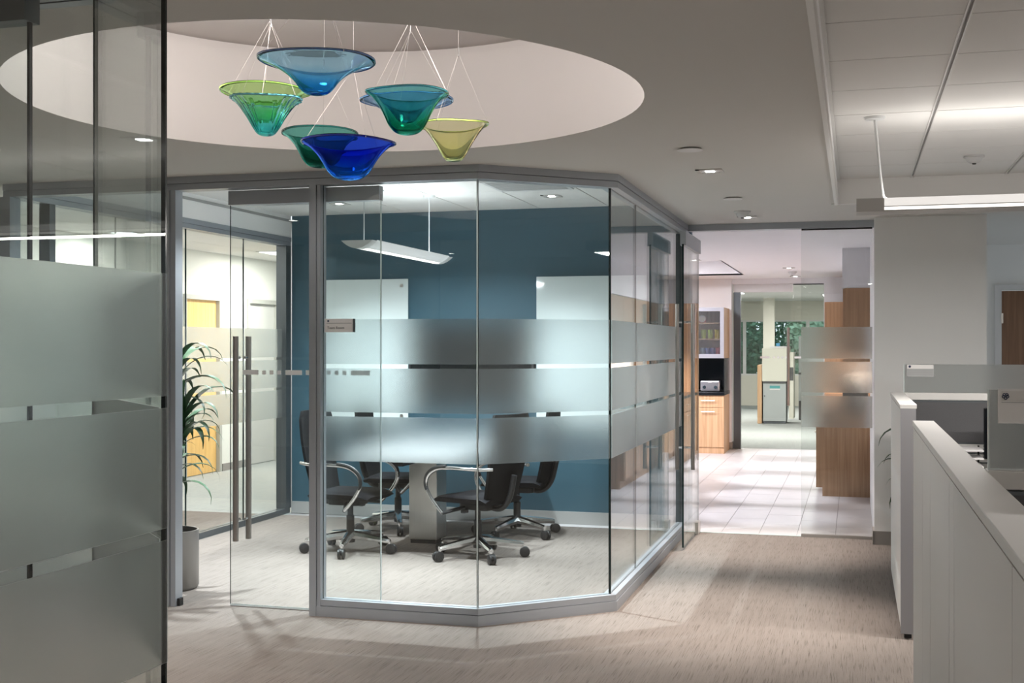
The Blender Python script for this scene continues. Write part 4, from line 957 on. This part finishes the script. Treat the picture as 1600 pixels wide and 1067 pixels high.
W(r).box(-0.12, 0.14, 13.2, 13.42, 0.905, 1.25).build('body', M['black'], r, bevel=0.01); W(r).box(-0.2, -0.12, 13.22, 13.40, 1.14, 1.25).build('brew_head', M['black'], r, bevel=0.008); W(r).box(-0.2, -0.12, 13.22, 13.40, 0.905, 0.93).build('drip_tray', M['steel'], r)
r = thing('tall_cabinet', 'tall oak cabinet at the far end of the right cabinets', 'cabinet', (-0.06, 17.0, 0))
W(r).box(-0.36, 0.26, 17.02, 18.35, 0.10, 2.14).build('body', M['wood'], r); W(r).box(-0.39, 0.26, 17.0, 17.02, 0.09, 2.14).build('end_panel', M['wood'], r); W(r).box(-0.32, 0.26, 17.0, 18.35, 0, .09).build('toe_kick', M['wood'], r)
for k in range(2):
    d = W(r).box(-0.388, -0.36, 17.03 + k * .66, 17.68 + k * .66, 0.11, 2.13).build('door', M['wood'], r); W(r).tube([(-0.41, 17.62 + k * .12, 1.0), (-0.41, 17.62 + k * .12, 1.2)], 0.006).build('handle', M['steel'], d)

UN = ['oak base cabinet under the toaster by the far glass door', 'middle oak base cabinet of the left pantry wall', 'leftmost oak base cabinet of the left pantry wall']
UW = ['wall cabinet with frosted door above the toaster', 'middle wall cabinet with frosted door on the left pantry wall', 'leftmost wall cabinet with frosted door on the left pantry wall']
CUPS = [(1.41, [((.30, .42, .55), 'grey blue'), ((.05, .12, .42), 'blue'), ((.08, .10, .40), 'navy'), ((.45, .05, .12), 'red')]), (1.66, [((.38, .50, .06), 'lime'), ((.35, .50, .06), 'green'), ((.62, .50, .04), 'yellow')])]
for k in range(3):
    x1 = -1.80 - k * 0.45; x0 = x1 - 0.45
    r = thing('base_cabinet', UN[k], 'cabinet', (x0, 17.6, 0), group='left pantry base cabinets')
    W(r).box(x0 + .002, x1, 17.62, 18.385, 0.0, 0.835).build('body', M['woodl'], r)
    d = W(r).box(x0 + .004, x1 - .002, 17.60, 17.62, 0.665, 0.83).build('drawer', M['woodl'], r); W(r).tube([(x0 + .13, 17.575, .76), (x0 + .32, 17.575, .76)], 0.007).build('handle', M['steel'], d)
    d = W(r).box(x0 + .004, x1 - .002, 17.60, 17.62, 0.09, 0.66).build('door', M['woodl'], r); W(r).tube([(x0 + .13, 17.575, .60), (x0 + .32, 17.575, .60)], 0.007).build('handle', M['steel'], d)
    W(r).box(x0 + .004, x1 - .002, 17.61, 17.62, 0.0, 0.085).build('toe_kick', M['woodl'], r)
    r = thing('wall_cabinet', UW[k], 'cabinet', (x0, 17.6, 1.37), group='left pantry wall cabinets')
    b = W(r); b.box(x0 + .002, x0 + .02, 17.62, 18.385, 1.37, 2.10).box(x1 - .018, x1, 17.62, 18.385, 1.37, 2.10).box(x0 + .02, x1 - .018, 17.62, 18.385, 1.37, 1.388).box(x0 + .02, x1 - .018, 17.62, 18.385, 2.082, 2.10).box(x0 + .02, x1 - .018, 18.37, 18.385, 1.388, 2.082)
    b.build('carcass', M['woodl'], r)
    for z in (1.635, 1.865): W(r).box(x0 + .02, x1 - .018, 17.66, 18.37, z, z + .018).build('shelf', M['woodl'], r)
    d = W(r).box(x0 + .003, x0 + .055, 17.60, 17.62, 1.37, 2.10).box(x1 - .055, x1 - .001, 17.60, 17.62, 1.37, 2.10).box(x0 + .055, x1 - .055, 17.60, 17.62, 1.37, 1.43).box(x0 + .055, x1 - .055, 17.60, 17.62, 2.045, 2.10)
    d = d.build('door_frame', M['silver'], r); W(r).box(x0 + .055, x1 - .055, 17.608, 17.612, 1.43, 2.045).build('door_glass', M['cabglass'], d)
    if k == 0:
        for zs, cols in CUPS:
            for q, (c_, cn) in enumerate(cols):
                n = len(cols); xx = x0 + .09 + (q + .5) * (0.30 / n)
                z = zs if zs < 1.6 else 1.653
                if zs < 1.6: z = 1.388
                cu = tag(MB((xx, 17.75, z)).lathe([(0, z), (.032, z), (.042, z + .13), (.039, z + .13), (.03, z + .006), (0, z + .006)], 18, (xx, 17.75, 0)).build('cup', mat('cup_' + cn.replace(' ', '_'), c_, 0.4), smooth=True),
                         cn + ' cup behind the frosted cabinet door above the toaster', 'cup', 'cups in the frosted wall cabinet')
        r = thing('round_timer', 'round white dial on the top shelf of the frosted wall cabinet', 'timer', (x0 + .12, 17.72, 1.883))
        W(r).tube([(x0 + .125, 17.70, 1.94), (x0 + .125, 17.73, 1.94)], 0.05, 24).build('dial', M['whiteframe'], r); W(r).box(x0 + .07, x0 + .18, 17.731, 17.76, 1.883, 1.96).build('case', mat('red_plastic', (.5, .03, .05), .4), r)
tag(MB((-2.5, 17.6, .84)).box(-3.15, -1.79, 17.58, 18.385, 0.836, 0.885).build('worktop', M['stone'], bevel=0.003), 'black stone worktop under the toaster', 'worktop')
tag(MB((-2.5, 18.37, .89)).box(-3.15, -1.80, 18.375, 18.398, 0.887, 1.368).box(-1.812, -1.80, 17.64, 18.375, 0.887, 1.368).build('backsplash', M['stone']), 'black stone backsplash behind the toaster', 'backsplash')
r = thing('toaster', 'grey metal toaster with two dials on the black worktop', 'toaster', (-2.0, 17.8, 0.885))
W(r).box(-2.15, -1.87, 17.70, 17.90, 0.893, 1.043).build('body', M['toaster'], r, bevel=0.018)
W(r).box(-2.12, -1.90, 17.77, 17.79, 1.036, 1.045).build('slot', M['black'], r); W(r).box(-2.12, -1.90, 17.82, 17.84, 1.036, 1.045).build('slot', M['black'], r)
for xx in (-2.09, -1.93): W(r).tube([(xx, 17.70, .95), (xx, 17.685, .95)], 0.024, 16).build('dial', M['chrome'], r, smooth=True)
W(r).box(-2.04, -1.98, 17.692, 17.70, 1.015, 1.027).build('badge', M['whiteframe'], r); W(r).box(-1.868, -1.845, 17.78, 17.82, 0.96, 0.98).build('lever', M['black'], r)
for xx in (-2.13, -1.89): W(r).box(xx - .015, xx + .015, 17.72, 17.88, 0.885, 0.895).build('foot', M['black'], r)

# ------------------------------------------------------------------ far office
r = thing('copier', 'cream copying machine on a grey cabinet seen through the far glass door', 'copier', (-1.53, 24.65, 0))
W(r).box(-1.75, -1.305, 24.65, 25.3, 0.05, 0.80).build('cabinet', M['copierg'], r, bevel=0.006); W(r).box(-1.74, -1.315, 24.67, 25.28, 0, 0.05).build('plinth', M['alud'], r)
W(r).box(-1.755, -1.30, 24.64, 25.3, 0.80, 0.838).build('black_band', M['ventd'], r)  # black band between the cabinet and the machine body
W(r).box(-1.77, -1.25, 24.63, 25.35, 0.84, 1.50).build('machine_body', M['copier'], r, bevel=0.01); W(r).box(-1.62, -1.25, 24.66, 25.3, 1.50, 1.537).build('scanner_lid', M['whiteframe'], r)
W(r).box(-1.25, -1.16, 24.70, 25.3, 0.10, 1.42).build('side_unit', M['copier'], r); W(r).box(-1.245, -1.165, 24.69, 24.70, 0.86, 1.12).build('side_slot', M['ventd'], r)
W(r).box(-1.62, -1.42, 24.642, 24.65, 0.70, 0.755).build('sticker', mat('green_blue_sticker', (.10, .36, .36), .5), r); W(r).box(-1.62, -1.42, 24.641, 24.65, 0.67, 0.698).build('sticker_label', M['whiteframe'], r)
W(r).tube([(-1.72, 24.65, .55), (-1.72, 24.635, .55)], 0.012, 10).build('lock', M['black'], r)
tag(MB((-1.5, 24.9, 1.537)).box(-1.50, -1.43, 24.75, 24.85, 1.538, 1.60).build('tissue_box', mat('sky_blue_card', (.12, .40, .66), .6), bevel=0.004), 'small sky blue box on top of the copier', 'box')
tag(MB((-1.8, 24.7, 0)).box(-1.86, -1.775, 24.63, 25.4, 0, 1.165).build('side_panel', M['woodl'], bevel=0.003), 'orange wooden panel standing left of the copier', 'panel')
r = thing('tall_cabinet', 'tall grey cabinet with black gaps right of the copier', 'cabinet', (-0.8, 26, 0))
W(r).box(-1.12, 0.2, 26.02, 26.6, 0.4, 1.75).build('body', M['copierg'], r); W(r).box(-1.12, 0.2, 26.05, 26.55, 0, 0.4).build('open_base', M['ventd'], r); W(r).box(-1.12, 0.2, 26.0, 26.02, 0.95, 0.99).build('dark_gap', M['ventd'], r)
tag(MB((-2.0, 30, 0)).box(-2.12, -1.86, 29.9, 30.15, 0, 2.70).build('wall_column', M['cream']), 'cream column standing before the far windows', 'column', kind='structure')
wall('wall_far', M['cream'], [(-9, 5, 32, 32.2, 0, 0.78), (-9, 5, 32, 32.2, 2.21, 2.72)], 'cream window wall of the far office')
wall('wall_far_left', M['cream'], [(-9, -8.9, 18.62, 32.2, 0, 2.72)], 'left side wall of the far office')
wall('wall_far_right', M['cream'], [(4.9, 5, 18.62, 32.2, 0, 2.72)], 'right side wall of the far office')
wall('wall_far_front', M['cream'], [(-9, -5.0, 18.62, 18.72, 0, 2.72), (-5.0, -1.77, 18.62, 18.72, 0, 2.72), (-0.43, 5, 18.62, 18.72, 0, 2.72), (-1.77, -0.43, 18.62, 18.72, CH, 2.72)], 'far office side of the pantry end wall')
mx_ = [-9, -7.2, -5.6, -4.3, -2.75, -1.15, 0.45, 2.0, 3.5, 5]
for k, (a, b_) in enumerate(zip(mx_, mx_[1:])):
    r = thing('window_%d' % (k + 1), ['far office window, leftmost of the row', 'far office window, second from the left', 'far office window, third from the left', 'far office window left of the cream column', 'far office window behind the copier top', 'far office window right of the copier', 'far office window third from the right', 'far office window second from the right', 'far office window, rightmost of the row'][k], 'window', (a, 32.1, 0.78), kind='structure')
    f = W(r); f.box(a, a + .04, 32.05, 32.15, .78, 2.21).box(b_ - .04, b_ - .0005, 32.05, 32.15, .78, 2.21).box(a + .04, b_ - .04, 32.05, 32.15, .78, .82).box(a + .04, b_ - .04, 32.05, 32.15, 2.17, 2.21)
    f.build('window_frame', M['whiteframe'], r); W(r).box(a + .04, b_ - .04, 32.095, 32.105, .82, 2.17, 0).build('window_pane', M['glass'], r)

def tree(x, y, h, rad, m, label, seed):
    rnd = random.Random(seed); r = thing('tree', label, 'tree', (x, y, -1.1), group='trees outside the far windows')
    MB().tube([(0, 0, 0), (0.1, 0, h * .4), (0, .1, h * .7)], [.2, .15, .06], 8).build('trunk', M['bark'], r, smooth=True)
    mb = MB(); cl = [(rnd.gauss(0, rad * .45), rnd.gauss(0, rad * .4), h * .22 + rnd.random() * h * .7) for _ in range(26)]
    for (a, b_, c_) in cl:
        for _ in range(300):
            d = Vector((rnd.gauss(0, 1), rnd.gauss(0, 1), rnd.gauss(0, 1))).normalized() * rad * .38 * rnd.random() ** .35; p = Vector((a, b_, c_)) + d
            u = Vector((rnd.gauss(0, 1), rnd.gauss(0, 1), rnd.gauss(0, 1))).normalized(); v = u.orthogonal().normalized(); s = rnd.uniform(.06, .12)
            mb.add([p - u * s, p + v * s * .6, p + u * s, p - v * s * .6], [(0, 1, 2, 3)])
    c_ = mb.build('crown', m, r); c_['kind'] = 'stuff'
tree(-4.6, 37.5, 6.0, 1.9, M['tree'], 'dark green tree outside, leftmost behind the far windows', 1)
tree(-2.6, 39.0, 7.0, 2.0, M['tree'], 'dense green tree outside, left of the cream column', 2)
tree(-0.8, 37.0, 6.0, 1.8, M['tree2'], 'pale green tree outside, right of the cream column', 3)
tree(1.0, 38.5, 6.5, 2.0, M['tree'], 'green tree outside, rightmost behind the far windows', 4)
tree(-1.8, 42.0, 8.0, 2.6, M['tree2'], 'tall pale tree standing behind the other trees outside', 5)
tree(-3.6, 44.0, 8.0, 2.6, M['tree'], 'dark tall tree standing furthest back on the left outside', 6)
tree(0.6, 44.0, 8.0, 2.6, M['tree'], 'dark tall tree standing furthest back on the right outside', 7)
